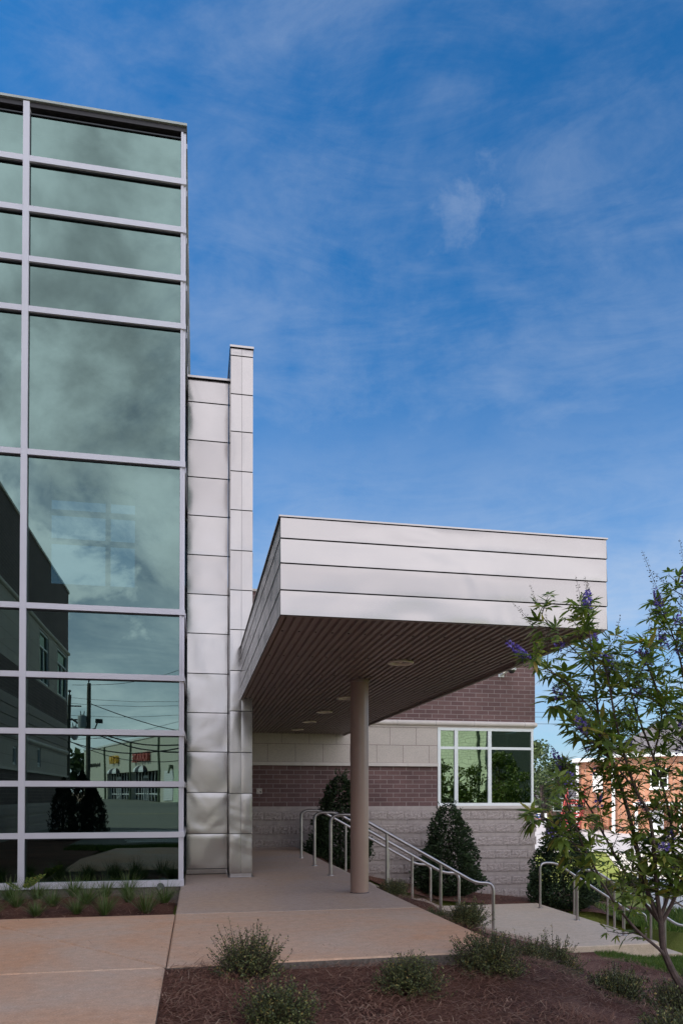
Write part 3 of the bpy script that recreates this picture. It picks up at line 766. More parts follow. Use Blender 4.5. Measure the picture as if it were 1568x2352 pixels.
pm = MB(); pm.box(38.7, 39.1, 0, .35, 4.1, 4.5, fr); pm.tube([gp(38.9, 4.3, .3), gp(39.3, 3.6, .6)], .12, 8); 
l = thing('wall_lamp', gp(38.9, 4.3), 'wall lamp above the roller door at the end of the reflected shops', 'lamp'); pm.build('lamp_body', 'pilaster', l)
def text(body, size, s, z, mat, depth, label, name='wall_sign', off=.25, bold=True):
    cu = bpy.data.curves.new(name, 'FONT'); cu.body = body; cu.size = size; cu.extrude = depth; cu.align_x = 'CENTER'; cu.offset = size * .028 if bold else 0
    cu.space_character = 1.15
    tmp = bpy.data.objects.new('tmp', cu); COL.objects.link(tmp)
    me = bpy.data.meshes.new_from_object(tmp.evaluated_get(bpy.context.evaluated_depsgraph_get()))
    bpy.data.objects.remove(tmp)
    xd = -tt; yd = Vector((0, 0, 1)); zd = nn
    m4 = Matrix((( xd.x, yd.x, zd.x, 0), (xd.y, yd.y, zd.y, 0), (xd.z, yd.z, zd.z, 0), (0, 0, 0, 1)))
    me.transform(m4); me.materials.append(M[mat])
    o = bpy.data.objects.new(name, me); COL.objects.link(o); o.location = gp(s, z, off)
    return tag(o, label, 'sign')
text('GYM', 1.45, 17.0, 5.4, 'yellow', .18, 'raised yellow letters reading GYM on the cream shop wall')
text('KARATE', 1.45, 28.6, 5.2, 'redl', .18, 'raised red letters reading KARATE on the cream shop wall')
text('Easley-Fairfield Mattress', .72, 5.3, 5.2, 'blackl', .04, 'small black lettering at the far left end of the shop wall', off=.06)
for s, l in ((17.0, 'black and white striped dome awning below the GYM letters'), (28.6, 'black and white striped dome awning below the KARATE letters')):
    o = thing('awning', gp(s, 3.9), l, 'awning')
    for k in range(7):
        m = MB(); a0, a1 = math.pi * k / 7, math.pi * (k + 1) / 7
        pts = []
        for a in (a0, a1):
            for j in range(7):
                b = math.pi / 2 * j / 6
                pts.append(gp(s - 1.9 * math.cos(a) * math.cos(b), 3.95 + .8 * math.sin(b), .02 + 1.1 * math.sin(a) * math.cos(b)))
        for j in range(6): m.face([pts[j], pts[7 + j], pts[8 + j], pts[j + 1]])
        m.build('stripe', 'white' if k % 2 else 'black', o)
# kerb wall in the lot
o = thing('retaining_wall', gp(31, .5, 8), 'low grey concrete wall in the reflected car park below the shops', 'wall')
m = MB(); m.box(27.5, 44, 9.4, 9.8, .2, 1.35, fr); m.box(27.3, 27.7, 8.8, 10.2, .2, 1.38, fr); m.build('wall', 'conc_grey', o)
# sign tower
o = thing('sign_tower', gp(-4, .5, 3), 'tall pole sign with stacked white panels left of the reflected shops', 'sign')
m = MB(); m.box(-4.6, -4.4, 3, 3.2, .2, 7.6, fr); m.box(-1.6, -1.4, 3, 3.2, .2, 7.6, fr); m.build('post', 'transf', o)
for k in range(7):
    z = 7.1 - k * .58
    m = MB(); m.box(-4.4, -1.6, 3, 3.25, z - .24, z + .24, fr); e = m.build('sign_panel', 'blue' if k == 0 else 'white', o)
    if k: 
        m = MB(); r2 = random.Random(k); s = -4.1
        while s < -2.0:
            w_ = r2.uniform(.12, .34); m.box(s, s + w_, 3.25, 3.27, z - .1, z + .1, fr); s += w_ + .1
        m.build('printed_marks', 'seam' if k % 2 else 'blue', e)
    else: m = MB()

# utility poles and wires
def pole(x, y, z0, z1, label, tr, arm):
    o = thing('utility_pole', (x, y, z0), label, 'utility pole', 'utility poles reflected in the glass')
    m = MB(); m.tube([(x, y, z0 - .3), (x + .12, y, z1)], [.2, .14], 12); m.build('pole', 'wood_pole', o, True)
    m = MB(); m.lathe((x + tr[0], y + .1, z0 + tr[1]), [(0, .55), (.12, .5), (.3, .42), (.33, .35), (.30, -.45), (.0, -.5)], 14); m.build('transformer', 'transf', o, True)
    for dx in (-.1, .12):
        m = MB(); m.tube([(x + tr[0] + dx, y + .1, z0 + tr[1] + .4), (x + tr[0] + dx * 1.3, y + .1, z0 + tr[1] + .8)], [.05, .03], 8); m.build('bushing', 'transf', o, True)
    m = MB(); m.lathe((x + .1, y, z1 + .1), [(0, .3), (.1, .28), (.16, .18), (.05, .1), (.05, -.1)], 10); m.build('insulator', 'wire', o, True)
    if arm:
        m = MB(); m.box(x - .6, x + 1.1, y + .1, y + .2, z1 - 1.0, z1 - .9); m.box(x - .6, x + 1.0, y + .1, y + .2, z1 - 2.1, z1 - 2.0); m.build('cross_arm', 'wire', o)
    else:
        m = MB(); m.tube([(x + .15, y, z0 + tr[1] - .6), (x + .55, y, z0 + tr[1] - .5), (x + .75, y, z0 + tr[1])], .05, 8); m.box(x + .6, x + 1.1, y - .1, y + .2, z0 + tr[1] - .1, z0 + tr[1] + .2)
        m.build('flood_lamp', 'wire', o)
    return o
pole(-8.25, 19.4 - 61, .3, 9.85, 'thick wooden utility pole with grey transformer standing clear of the brick corner', (-.38, 6.6), False)
pole(-10.2, 19.4 - 64, .3, 9.35, 'wooden utility pole with cross arms beside the reflected brick corner', (.55, 6.0), True)
def wire(a, b, sag, r, label='thin black power line crossing the reflected sky'):
    a, b = Vector(a), Vector(b); pts = []
    for k in range(13):
        t = k / 12; p = a.lerp(b, t); p.z -= sag * 4 * t * (1 - t); pts.append(p)
    m = MB(); m.tube(pts, r, 5, False); o = m.build('power_line', 'wire'); tag(o, label, 'power line', 'power lines')
Y1 = 19.4 - 61
P = lambda px, py, d=60: (lambda q: (q.x, 19.4 - q.y, q.z))(at(px, py, d=d))
for (a, b, sg, r, lb) in [((166, 1573), (440, 1530), .5, .02, 'topmost thin wire running from the pole tops across the glass'),
    ((140, 1600), (560, 1606), .3, .015, 'thin level wire above the transformers in the reflection'),
    ((140, 1614), (560, 1613), .3, .015, 'thin level wire just beside the transformers in the reflection'),
    ((140, 1642), (560, 1632), .3, .015, 'thin faint wire rising slightly behind the thick pole'),
    ((205, 1614), (560, 1706), .5, .035, 'dark cable falling from the flood lamp to the right edge'),
    ((165, 1650), (420, 1712), .8, .055, 'thick cable falling from the leaning pole toward the shop roof'),
    ((168, 1653), (540, 1696), 1.8, .055, 'thick slack cable looping over the shop roof'),
    ((150, 1692), (560, 1654), .6, .015, 'thin wire rising to the right below the transformers'),
    ((150, 1700), (560, 1610), .6, .015, 'steeply rising thin wire behind the thick pole'),
    ((160, 1702), (500, 1690), 1.2, .05, 'low thick cable hanging just above the shop roof'),
    ((158, 1700), (420, 1745), .8, .03, 'thin double cable crossing in front of the cream shop wall')]:
    wire(P(*a), P(*b), sg, r, lb)
for k, (y0, y1) in enumerate(((1632, 1624), (1643, 1634), (1658, 1653))):
    a = at(1150, y0 + 3, d=70); b = at(1700, y1 - 12, d=70); wire(a, b, .4, .02, ['upper', 'middle', 'lowest'][k] + ' faint wire in the open sky right of the brick corner')

# ------------------------------------------------------------------ buildings reflected in the brick window
q0 = at(1118, 1700, Y=45); C = Vector((q0.x, 33.2 - 45, -1.5))
fr2 = lambda p: C + tt * p.x + Vector((-nn.x, -nn.y, 0)) * p.y + Vector((0, 0, p.z))
o = thing('painted_block_building', C, 'pale painted block building seen in the two left lights of the brick window', 'building')
m = MB(); m.box(-22, 0, 0, 14, 0, 9, fr2); m.build('wall', 'greenblock', o)
m = MB(); m.tube([fr2(Vector((-.7, -.1, 0))), fr2(Vector((-.7, -.1, 8.9)))], .09, 8); m.build('downpipe', 'pilaster', o)
m = MB(); m.box(.0, .1, .1, 14, 0, 8.99, fr2); m.build('end_wall', 'dimblock', o)  # same block wall turned from the sun, its shade put in the colour
m = MB(); m.box(-22.2, .2, -.2, 14.2, 9, 9.3, fr2); m.build('roof', 'coping', o)

# ------------------------------------------------------------------ right background
def rot(c, ang):
    ca, sa = math.cos(ang), math.sin(ang)
    return lambda p: Vector((c[0] + p.x * ca - p.y * sa, c[1] + p.x * sa + p.y * ca, c[2] + p.z))
# orange brick two storey building
O = at(1409, 1926, Z=-2.2); ang = R(-38)
fo = rot(O, ang)
M['orange'].node_tree.nodes
ob = thing('orange_brick_building', O, 'two storey orange brick building with white trim behind the flowering tree', 'building')
HT = 6.3
m = MB(); m.box(0, 16, 0, 9, 0, HT, fo); m.box(-3.2, 0, 3.0, 9, 0, HT - .2, fo); m.build('wall', 'orange', ob)
for (x, y, h) in ((0, 0, HT - .02), (-3.2, 3.0, HT - .22), (5.4, 0, HT - .02), (10.5, 0, HT - .02)):
    m = MB(); m.box(x - .12, x + .12, y - .12, y + .12, 0, h, fo); m.build('corner_board', 'white', ob)
m = MB(); m.box(-.4, 16.4, -.4, 9.4, HT, HT + .32, fo); m.box(-3.6, -.4, 2.6, 9.4, HT - .2, HT + .1, fo); m.build('eaves', 'white', ob)
m = MB()
v = [fo(Vector(p)) for p in ((-.5, -.5, HT + .32), (16.5, -.5, HT + .32), (16.5, 9.5, HT + .32), (-.5, 9.5, HT + .32), (3, 4.5, HT + 3.1), (13.5, 4.5, HT + 3.1))]
for f_ in ((0, 1, 5, 4), (1, 2, 5), (2, 3, 4, 5), (3, 0, 4)): m.face([v[i] for i in f_])
m.build('roof', 'shingle', ob)
for (x, z) in ((3.3, 3.9), (8.0, 3.9), (12.8, 3.9), (7.6, 1.0), (12.8, 1.0)):
    m = MB(); m.box(x - .62, x + .62, -.06, .02, z, z + 1.5, fo); m.box(x - .7, x + .7, -.09, -.02, z - .14, z, fo); e = m.build('window', 'white', ob)
    for a, b in ((-.54, -.04), (.04, .54)):
        for c0, c1 in ((.08, .7), (.8, 1.42)):
            g2 = MB(); g2.box(x + a, x + b, -.075, -.058, z + c0, z + c1, fo); g2.build('pane', 'glass_dark', e)
m = MB(); m.box(1.6, 5.0, -1.6, 0, 2.6, 2.85, fo); m.box(1.7, 1.9, -1.5, -1.3, 0, 2.6, fo); m.box(4.7, 4.9, -1.5, -1.3, 0, 2.6, fo); m.build('porch', 'white', ob)
m = MB(); m.box(2.6, 3.6, -.05, .03, 0, 2.2, fo); m.build('door', 'white', ob)
m = MB(); m.box(-2.0, -1.2, 2.95, 3.0, 3.6, 5.2, fo); m.build('window', 'white', ob)
# red stair
so = thing('red_staircase', fo(Vector((-3, 1, 0))), 'red painted outside staircase against the orange brick building', 'staircase')
for k in range(12):
    m = MB(); m.box(-3.9 - .0 * k, -2.5, -1.2 + .32 * k, -.9 + .32 * k, .26 * k, .26 * k + .12, fo); m.build('step', 'redpaint', so)
for x in (-3.9, -2.5):
    m = MB(); m.tube([fo(Vector((x, -1.2, 1.0))), fo(Vector((x, 2.6, 4.1)))], .06, 6)
    for k in range(6): m.tube([fo(Vector((x, -1.1 + .7 * k, .5 * k * 1.1))), fo(Vector((x, -1.1 + .7 * k, 1.05 + .57 * k)))], .04, 6)
    m.build('railing', 'redpaint', so)
# far ranch house
hp = at(1300, 1880, Z=-2.2); fh = rot((hp.x, hp.y, -2.1), R(-25))
hs = thing('ranch_house', (hp.x, hp.y, -2.1), 'low brown brick house with a grey roof across the far street', 'house')
m = MB(); m.box(-7, 9, 0, 8, 0, 2.9, fh); m.build('wall', 'housebrick', hs)
v = [fh(Vector(p)) for p in ((-7.6, -.7, 2.9), (9.6, -.7, 2.9), (9.6, 8.7, 2.9), (-7.6, 8.7, 2.9), (-5, 4, 6.0), (7, 4, 6.0))]
m = MB()
for f_ in ((0, 1, 5, 4), (1, 2, 5), (2, 3, 4, 5), (3, 0, 4)): m.face([v[i] for i in f_])
m.build('roof', 'shingle', hs)
m = MB(); m.box(-7.6, 9.6, -.72, -.6, 2.7, 2.92, fh); m.build('fascia', 'white', hs)
for x in (-4.5, -1.2, 3.0, 6.2):
    m = MB(); m.box(x - .7, x + .7, -.05, .02, .9, 2.3, fh); e = m.build('window', 'white', hs)
    m = MB(); m.box(x - .55, x + .55, -.07, -.052, 1.02, 2.18, fh); m.build('pane', 'glass_dark', e)
m = MB(); m.box(.6, 1.5, -.05, .02, 0, 2.1, fh); m.build('door', 'white', hs)
# street banner reading ILE beyond the brick corner
sp_ = at(1243, 1876, d=92); fs = rot(sp_, R(-25))
so = thing('banner_sign', sp_, 'white street sign with big blue capitals just right of the brick corner', 'sign')
m = MB(); m.box(-1.9, .65, 0, .1, -.38, .38, fs); m.build('board', 'white', so)
m = MB(); m.box(-1.7, -1.6, .02, .08, -1.0, -.38, fs); m.box(.4, .5, .02, .08, -1.0, -.38, fs); m.build('post', 'transf', so)
def lettering(body, size, base, frf, parent, mat='blue', name='lettering'):
    cu = bpy.data.curves.new('t', 'FONT'); cu.body = body; cu.size = size; cu.extrude = .01; cu.offset = size * .04
    tmp = bpy.data.objects.new('tmp', cu); COL.objects.link(tmp)
    me = bpy.data.meshes.new_from_object(tmp.evaluated_get(bpy.context.evaluated_depsgraph_get())); bpy.data.objects.remove(tmp)
    m = MB(); m.v = [tuple(frf(Vector((base[0] + a.co.x, base[1] - a.co.z, base[2] + a.co.y)))) for a in me.vertices]
    m.f = [tuple(p.vertices) for p in me.polygons]; return m.build(name, mat, parent)
lettering('ILE', .62, (-.72, -.02, -.16), fs, so)
m = MB(); m.box(-.9, .5, -.02, -.005, -.33, -.24, fs); m.build('small_print', 'redl', so)
# blue car
cp = at(1326, 1893, Z=-2.15); fc = rot((cp.x, cp.y, -2.15), R(20))
ca = thing('parked_car', (cp.x, cp.y, -2.15), 'dark blue car parked beside the yellow bush across the lot', 'car')
m = MB()
pr1 = [(-2.2, .35), (-2.2, .8), (-1.9, .95), (-1.0, 1.0), (-.5, 1.42), (.9, 1.42), (1.5, 1.0), (2.15, .85), (2.25, .35)]
L_ = [fc(Vector((a, -.85, b))) for a, b in pr1]; R_ = [fc(Vector((a, .85, b))) for a, b in pr1]
m.face(L_); m.face(R_[::-1])
for i in range(len(pr1)): j = (i + 1) % len(pr1); m.face([L_[i], R_[i], R_[j], L_[j]])
m.build('body', 'carblue', ca)
m = MB(); m.box(-.75, 1.1, -.87, .87, 1.03, 1.33, fc); m.build('window', 'glass_dark', ca)
for x in (-1.4, 1.4):
    for y in (-.8, .8):
        m = MB(); m.tube([fc(Vector((x, y - .1, .33))), fc(Vector((x, y + .1, .33)))], .33, 14); m.build('wheel', 'black', ca, True)

# ------------------------------------------------------------------ vegetation
def rv(r): 
    while True:
        v = Vector((r.uniform(-1, 1), r.uniform(-1, 1), r.uniform(-1, 1)))
        if .05 < v.length < 1: return v.normalized()
def shrub_mesh(seed, rad=.27, ht=.33, ntw=300, lsz=.020):
    r = random.Random(seed); lf, tw = MB(), MB()
    lobes = [(rv(r) * rad * .45, r.uniform(.75, 1.15)) for _ in range(5)]
    for k in range(ntw):
        a = r.uniform(0, 2 * math.pi); el = r.uniform(0, 1) ** .7
        q = r.choice(lobes)
        tip = Vector((math.cos(a) * rad * math.cos(el * 1.35), math.sin(a) * rad * math.cos(el * 1.35), ht * (.12 + .88 * math.sin(el * 1.5)))) * q[1] * r.choice([r.uniform(.75, 1.05), r.uniform(.9, 1.08), r.uniform(.95, 1.3 if seed == 100 else 1.1)])
        tip += Vector((q[0].x, q[0].y, abs(q[0].z) * .5)) * .5
        base = Vector((tip.x * .15, tip.y * .15, 0))
        mid = (base + tip) * .5 + Vector((0, 0, -.02)) + rv(r) * .015
        pts = [base, mid, tip]
        tw.tube(pts, [.003, .002, .001], 3, False)
        nl = 22
        for j in range(nl):
            t = .5 + .5 * j / nl
            p = mid.lerp(tip, (t - .5) * 2) if t > .5 else base.lerp(mid, t * 2)
            d = ((tip - mid).normalized() * .6 + rv(r) * .9)
            s = lsz * r.uniform(.7, 1.25) * (1.1 - .35 * t)
            lf.leaf(p + rv(r) * .012, d, rv(r), s, s * .55)
    return lf, tw
protos = []
def make_shrub(k, loc, label, group, scale=1.0, rotz=0, name='shrub', cat='shrub'):
    if k >= len(protos):
        kk = len(protos); lf, tw = shrub_mesh(100 + kk, *[(.25, .31, 280), (.27, .28, 340), (.26, .27, 320), (.29, .29, 340)][kk]); t = thing(name, (0, 0, 0), label, cat, group)
        lf.build('foliage', 'leaf_shrub', t); tw.build('stems', 'bark_dark', t); protos.append(t); o = t
    else:
        o = copy_tree(protos[k]); o['label'] = label; o['group'] = group
    o.location = loc; o.scale = (scale,) * 3; o.rotation_euler = (0, 0, rotz); return o
GR = 'low shrubs in the pine straw beds'
def gpix(px, py, z=-.12):
    p = at(px, py, Z=z)
    for _ in range(6): p = at(px, py, Z=hz(p.x, p.y))
    return Vector((p.x, p.y, hz(p.x, p.y)))
shr = [((.36, 4.98), .98, 'small shrub with thin open top twigs, on the mulch in front of the walk edge'),
       ((.42, 3.98), .98, 'rounded shrub cut by the bottom edge below the twiggy one'),
       ((1.33, 4.62), .95, 'round shrub alone in the middle of the pine straw below the column'),
       ((2.07, 5.05), 1.0, 'shrub standing against the rounded corner of the walk slab'),
       ((2.75, 5.95), .85, 'shrub just beyond the rounded slab corner, behind its rim'),
       ((2.60, 7.0), .9, 'dark low shrub along the walk edge in front of the landing'),
       ((2.52, 7.7), .8, 'small shrub along the walk edge below the nearest handrail'),
       ((2.55, 9.5), .9, 'dim shrub right of the round column foot'),
       ((3.05, 6.1), 1.05, 'shrub in front of the tan landing, left of the grass strip'),
       ((3.15, 5.3), 1.15, 'broad dark shrub in the middle of the bed right of the slab corner'),
       ((3.65, 6.0), .85, 'small shrub touching the edge of the green grass strip'),
       ((3.4, 4.85), .9, 'dark shrub lower in the bed left of the tree trunk'),
       ((2.92, 4.02), 1.12, 'large loose shrub at the bottom right, left of the tree foot'),
       ((2.55, 3.65), .9, 'shrub cut by the bottom edge near the right corner'),
       ((3.85, 4.85), .9, 'shrub behind the leaning tree trunk at the right edge')]
for k, ((x, y), s, l) in enumerate(shr):
    make_shrub(k if k < 4 else k % 4, (x, y, hz(x, y)), l, GR, s, k * 1.3)
for k, (px, py) in enumerate(((1397, 2052), (1386, 2078), (1452, 2040), (1500, 2050), (1540, 2060))):
    p = gpix(px, py, -1.7); make_shrub(k % 4, p, ['small shrub just right of the conical holly beyond the lower rail', 'tiny shrub below another one between the lower rail posts', 'shrub behind the farthest lower handrail', 'shrub in the back bed right of the lower handrails', 'shrub at the right edge of the back bed'][k], GR, 1.3, k)

def holly(loc, ht, rad, seed, label):
    r = random.Random(seed); lf = MB()
    t = thing('conical_holly', loc, label, 'shrub', 'conical hollies by the brick wall')
    for k in range(12500):
        z = 1 - r.random() ** .56; a = r.uniform(0, 2 * math.pi)
        lump = 1 + .34 * noise.noise(Vector((math.cos(a) * 1.8 + seed, math.sin(a) * 1.8, z * 6))) + .22 * noise.noise(Vector((math.cos(a) * 5, math.sin(a) * 5 + seed, z * 13)))
        prof = rad * (math.sin(min(1, (z + .02) / .2) * 1.57) ** .7) * (1 - z) ** .62 * 1.12 + .03
        rr = prof * lump * (1 - .55 * r.random() ** 1.8)
        p = Vector(loc) + Vector((rr * math.cos(a), rr * math.sin(a), z * ht))
        out = Vector((math.cos(a), math.sin(a), .35)) + rv(r) * .8
        s = r.uniform(.055, .085); lf.leaf(p, out, rv(r), s, s * .55)
    for k in range(90):       # young shoots poking out
        z = r.random(); a = r.uniform(0, 6.28); prof = rad * (1 - z) ** .62 * 1.05
        p = Vector(loc) + Vector((prof * math.cos(a), prof * math.sin(a), z * ht)); d = Vector((math.cos(a) * .5, math.sin(a) * .5, 1)).normalized()
        for j in range(9): lf.leaf(p + d * j * .022, d + rv(r) * .9, rv(r), .05, .024)
    lf.build('foliage', 'leaf_holly', t)
    m = MB(); x, y, z = loc; m.tube([(x, y, z - .1), (x, y, z + ht * .7)], [.05, .015], 8); m.build('trunk', 'bark_dark', t)
holly((5.35, 15.5, hz(5.35, 15.5)), 2.0, .66, 5, 'conical holly below the corner window of the brick building')
holly((2.95, 15.4, hz(2.95, 15.4)), 1.95, .64, 9, 'conical holly half hidden behind the round column and handrails')
holly((7.62, 14.75, hz(7.62, 14.75)), 2.05, .68, 13, 'conical holly at the brick corner beside the lower handrail')

def liriope(seed):
    r = random.Random(seed); m = MB()
    for k in range(170):
        a = r.uniform(0, 6.283); L = r.uniform(.20, .44); ln = r.uniform(.2, 1.15); w = r.uniform(.005, .009)
        d = Vector((math.cos(a), math.sin(a), 0)); sd = Vector((-d.y, d.x, 0)) * w * .5
        b = d * r.uniform(0, .05) + Vector((0, 0, -.01)); i = len(m.v); n = 5
        for j in range(n + 1):
            t = j / n; p = b + d * L * math.sin(t * ln) * .95 + Vector((0, 0, L * (t - .42 * ln * t * t)))
            s = sd * (1 - t * .85); m.v += [tuple(p - s), tuple(p + s)]
        for j in range(n): q = i + 2 * j; m.f.append((q, q + 1, q + 3, q + 2))
    return m
lp = []
r = random.Random(21); n = 0
for row, (yy, x0, dx) in enumerate(((7.85, -3.5, .38), (8.45, -3.35, .37), (9.15, -3.6, .36))):
    x = x0
    while x < -.35:
        if row == 2 and x > -.55: break
        if n < 4:
            o = tag(liriope(n + 1).build('liriope_clump', 'blade'), 'arching clump of green strappy grass in the bed under the glass wall', 'plant', 'liriope clumps under the glass wall'); lp.append(o)
        else: o = lp[n % 4].copy(); COL.objects.link(o)
        s = r.uniform(.62, .95); o.location = (x + r.uniform(-.07, .07), yy + r.uniform(-.1, .1), hz(x, yy) + .03); o.scale = (s, s, s * r.uniform(.8, 1.05)); o.rotation_euler = (0, 0, r.uniform(0, 6.28))
        x += dx; n += 1
# little compound-leaved weed in front of the mullion
t = thing('weed', (-1.95, 9.2, 0), 'small feathery weed standing before the thick mullion', 'plant')
m = MB(); r = random.Random(2)
for k in range(5):
    b = Vector((-1.95, 9.2, .02)); e = b + Vector((r.uniform(-.18, .25), -.05, r.uniform(.12, .22)))
    m.tube([b, e], .002, 3, False); d = (e - b)
    for j in range(8):
        p = b + d * (.4 + .08 * j)
        for s in (-1, 1): m.leaf(p, Vector((s * .6, .1, .25)), Vector((0, -1, 0)), .045, .018)
m.build('leaves', 'leaf_vitex', t)

# pine straw needles lying on the near beds
def inside(x, y, P):
    c = False; j = len(P) - 1
    for i in range(len(P)):
        if (P[i][1] > y) != (P[j][1] > y) and x < (P[j][0] - P[i][0]) * (y - P[i][1]) / (P[j][1] - P[i][1]) + P[i][0]: c = not c
        j = i
    return c
r = random.Random(77); m = MB(); cnt = 0
def needle(x, y, z0, big=1):
    a = r.gauss(0, 1.0) + noise.noise(Vector((x * 1.5, y * 1.5, 3))) * 3; L = r.uniform(.07, .17) * big; w = r.uniform(.0010, .0021) * big
    tl = r.uniform(-.12, .25)
    d = Vector((math.cos(a), math.sin(a), tl)); sd = Vector((-d.y, d.x, 0)) * w
    p = Vector((x, y, z0 + r.uniform(.004, .03))); q = p + d * L * .5 + Vector((0, 0, r.uniform(0, .015))); e = p + d * L + Vector((0, 0, -.01))
    i = len(m.v); m.v += [tuple(p - sd), tuple(p + sd), tuple(q + sd), tuple(q - sd), tuple(e)]
    m.f += [(i, i + 1, i + 2, i + 3), (i + 3, i + 2, i + 4)]
hc = {}
def hq(x, y):
    k = (round(x * 8), round(y * 8))
    if k not in hc: hc[k] = hz(k[0] / 8, k[1] / 8)
    i, j = math.floor(x * 8), math.floor(y * 8); fx, fy = x * 8 - i, y * 8 - j
    def g_(a, b):
        if (a, b) not in hc: hc[(a, b)] = hz(a / 8, b / 8)
        return hc[(a, b)]
    return (g_(i, j) * (1 - fx) + g_(i + 1, j) * fx) * (1 - fy) + (g_(i, j + 1) * (1 - fx) + g_(i + 1, j + 1) * fx) * fy
while cnt < 42000:
    y = 3.4 + 6.4 * r.random() ** 1.8; x = r.uniform(-.2, 5.6)
    if x > .75 * y + .6 or not inside(x, y, front): continue
    needle(x, y, hq(x, y) + .042); cnt += 1
for _ in range(2500): x = r.uniform(-3, -.25); y = r.uniform(7.5, 9.6); needle(x, y, hq(x, y) + .02)
for _ in range(4000): x = r.uniform(2.35, 10); y = r.uniform(14.3, 16.5); needle(x, y, hq(x, y) + .03, 1.3)
for _ in range(260):
    x = r.uniform(-1.9, 2.2); y = r.uniform(5.25, 9.5)
    if y > 7.4 and x < -.2: continue
    if r.random() < .55: y = 5.2 + abs(r.gauss(0, .3)); x = r.uniform(-.15, 2.1)
    needle(x, y, .0, .55)
tag(m.build('pine_straw', 'straw'), 'loose red brown pine straw spread over the planting beds', 'pine straw', kind='stuff')

# grass of the near strip and the patch beyond the landing
m = MB(); lawnp = [(5.62, 2), (7, 2), (9, 9.9), (5.63, 9.98), (5.45, 9.4), (5.47, 8.6), (5.62, 7.9)]
def gblade(x, y, z, L):
    a = r.uniform(0, 6.28); w = L * .09; sd = Vector((math.cos(a), math.sin(a), 0)) * w; p = Vector((x, y, z)); i = len(m.v)
    m.v += [tuple(p - sd), tuple(p + sd), tuple(p + Vector((r.gauss(0, .35), r.gauss(0, .35), 1)) * L)]; m.f.append((i, i + 1, i + 2))
cnt = 0
while cnt < 26000:
    x = r.uniform(5.2, 8); y = r.uniform(6.2, 10)
    if inside(x, y, lawnp) and x < .8 * y + .6: gblade(x, y, hq(x, y) + .03, r.uniform(.03, .06)); cnt += 1
for _ in range(5000): x = r.uniform(-2.8, -.2); y = r.uniform(1.15, 2.5); gblade(x, y, hq(x, y) + .01, r.uniform(.05, .1))
cnt = 0
while cnt < 9000:
    x = r.uniform(8.6, 13); y = r.uniform(13.0, 15.6)
    if r.random() > .35 + .65 * noise.noise(Vector((x * 1.4, y * 1.4, 0))): 
        if r.random() < .4: continue
    gblade(x, y, hq(x, y) + .02, r.uniform(.08, .2)); cnt += 1
tag(m.build('grass', 'grassblade'), 'short green grass on the strip by the landing', 'grass', kind='stuff')

# generic far tree
def far_tree(loc, ht, rad, seed, label, mat='leaf_far', leaf=.55, n=2600, group='trees behind the car park', trunk=.3, low=.25, flowers=0, name='tree', cat='tree'):
    r = random.Random(seed); t = thing(name, loc, label, cat, group)
    x, y, z = loc; m = MB(); top = Vector((x + r.uniform(-.3, .3), y, z + ht * .8))
    m.tube([(x, y, z - .3), (x, y, z + ht * low), top], [trunk, trunk * .75, trunk * .15], 8)
    cl = []
    for k in range(26):
        a = r.uniform(0, 6.28); h = low + (1 - low) * r.random() ** .8; q = rad * math.sin(math.pi * min(1, (h - low) / (1 - low) * .78 + .2)) ** .8 * r.random() ** .4
        c = Vector((x + q * math.cos(a), y + q * math.sin(a), z + ht * h)); cl.append((c, rad * r.uniform(.22, .42)))
        if k < 12: m.tube([(x, y, z + ht * low * r.uniform(.8, 1.6)), (Vector((x, y, z + ht * h * .85)) + c) * .5, c], [trunk * .35, trunk * .2, trunk * .05], 5, False)
    m.build('trunk', 'bark_dark', t)
    f, fl = MB(), MB()
    for k in range(n):
        c, cr = r.choice(cl); v = rv(r); p = c + v * cr * r.random() ** .35; p.z = c.z + (p.z - c.z) * .75
        s = leaf * r.uniform(.6, 1.2)
        (fl if r.random() < flowers and v.z > .1 else f).leaf(p, rv(r), rv(r), s, s * .7)
    f.build('crown', mat, t)
    if flowers: fl.build('blossom', 'whiteflower', t)
for k, (px, d, h, rd, n) in enumerate(((1215, 105, 10.5, 4.5, 2600), (1262, 118, 8.8, 4.2, 2400), (1300, 122, 6.8, 4.0, 1800), (1345, 120, 7.6, 4.2, 2200), (1385, 125, 6.6, 4, 1800), (1180, 118, 9.5, 4.5, 1500), (1440, 130, 9, 5, 1500))):
    p = at(px, 1827, d=d); far_tree((p.x, p.y, -2.2), h, rd, 40 + k, ['tallest dark tree just right of the brick corner', 'bushy tree behind the low house', 'small round tree above the grey roof', 'broad tree behind the red staircase', 'tree at the left edge of the orange building', 'tree mostly hidden behind the brick building', 'tree behind the orange brick building'][k], n=n)
p = at(1245, 1827, d=84); far_tree((p.x, p.y, -2.2), 5.6, 2.4, 61, 'light green tree in front of the low house', n=2200, leaf=.35)
# hill of woods behind the shops
m = MB(); r = random.Random(8)
for k in range(5200):
    x = r.uniform(-110, -5); y = -150 - r.uniform(0, 30); hh = 9 + 5 * noise.noise(Vector((x * .03, 1, 2))) - (x + 20) * .03
    p = Vector((x, y, r.uniform(.2, 1) * hh + .5)); s = r.uniform(1.2, 2.4); m.leaf(p, rv(r), rv(r), s, s * .8)
tag(m.build('distant_woods', 'leaf_far'), 'wooded hill behind the reflected shops', 'woods', kind='stuff')
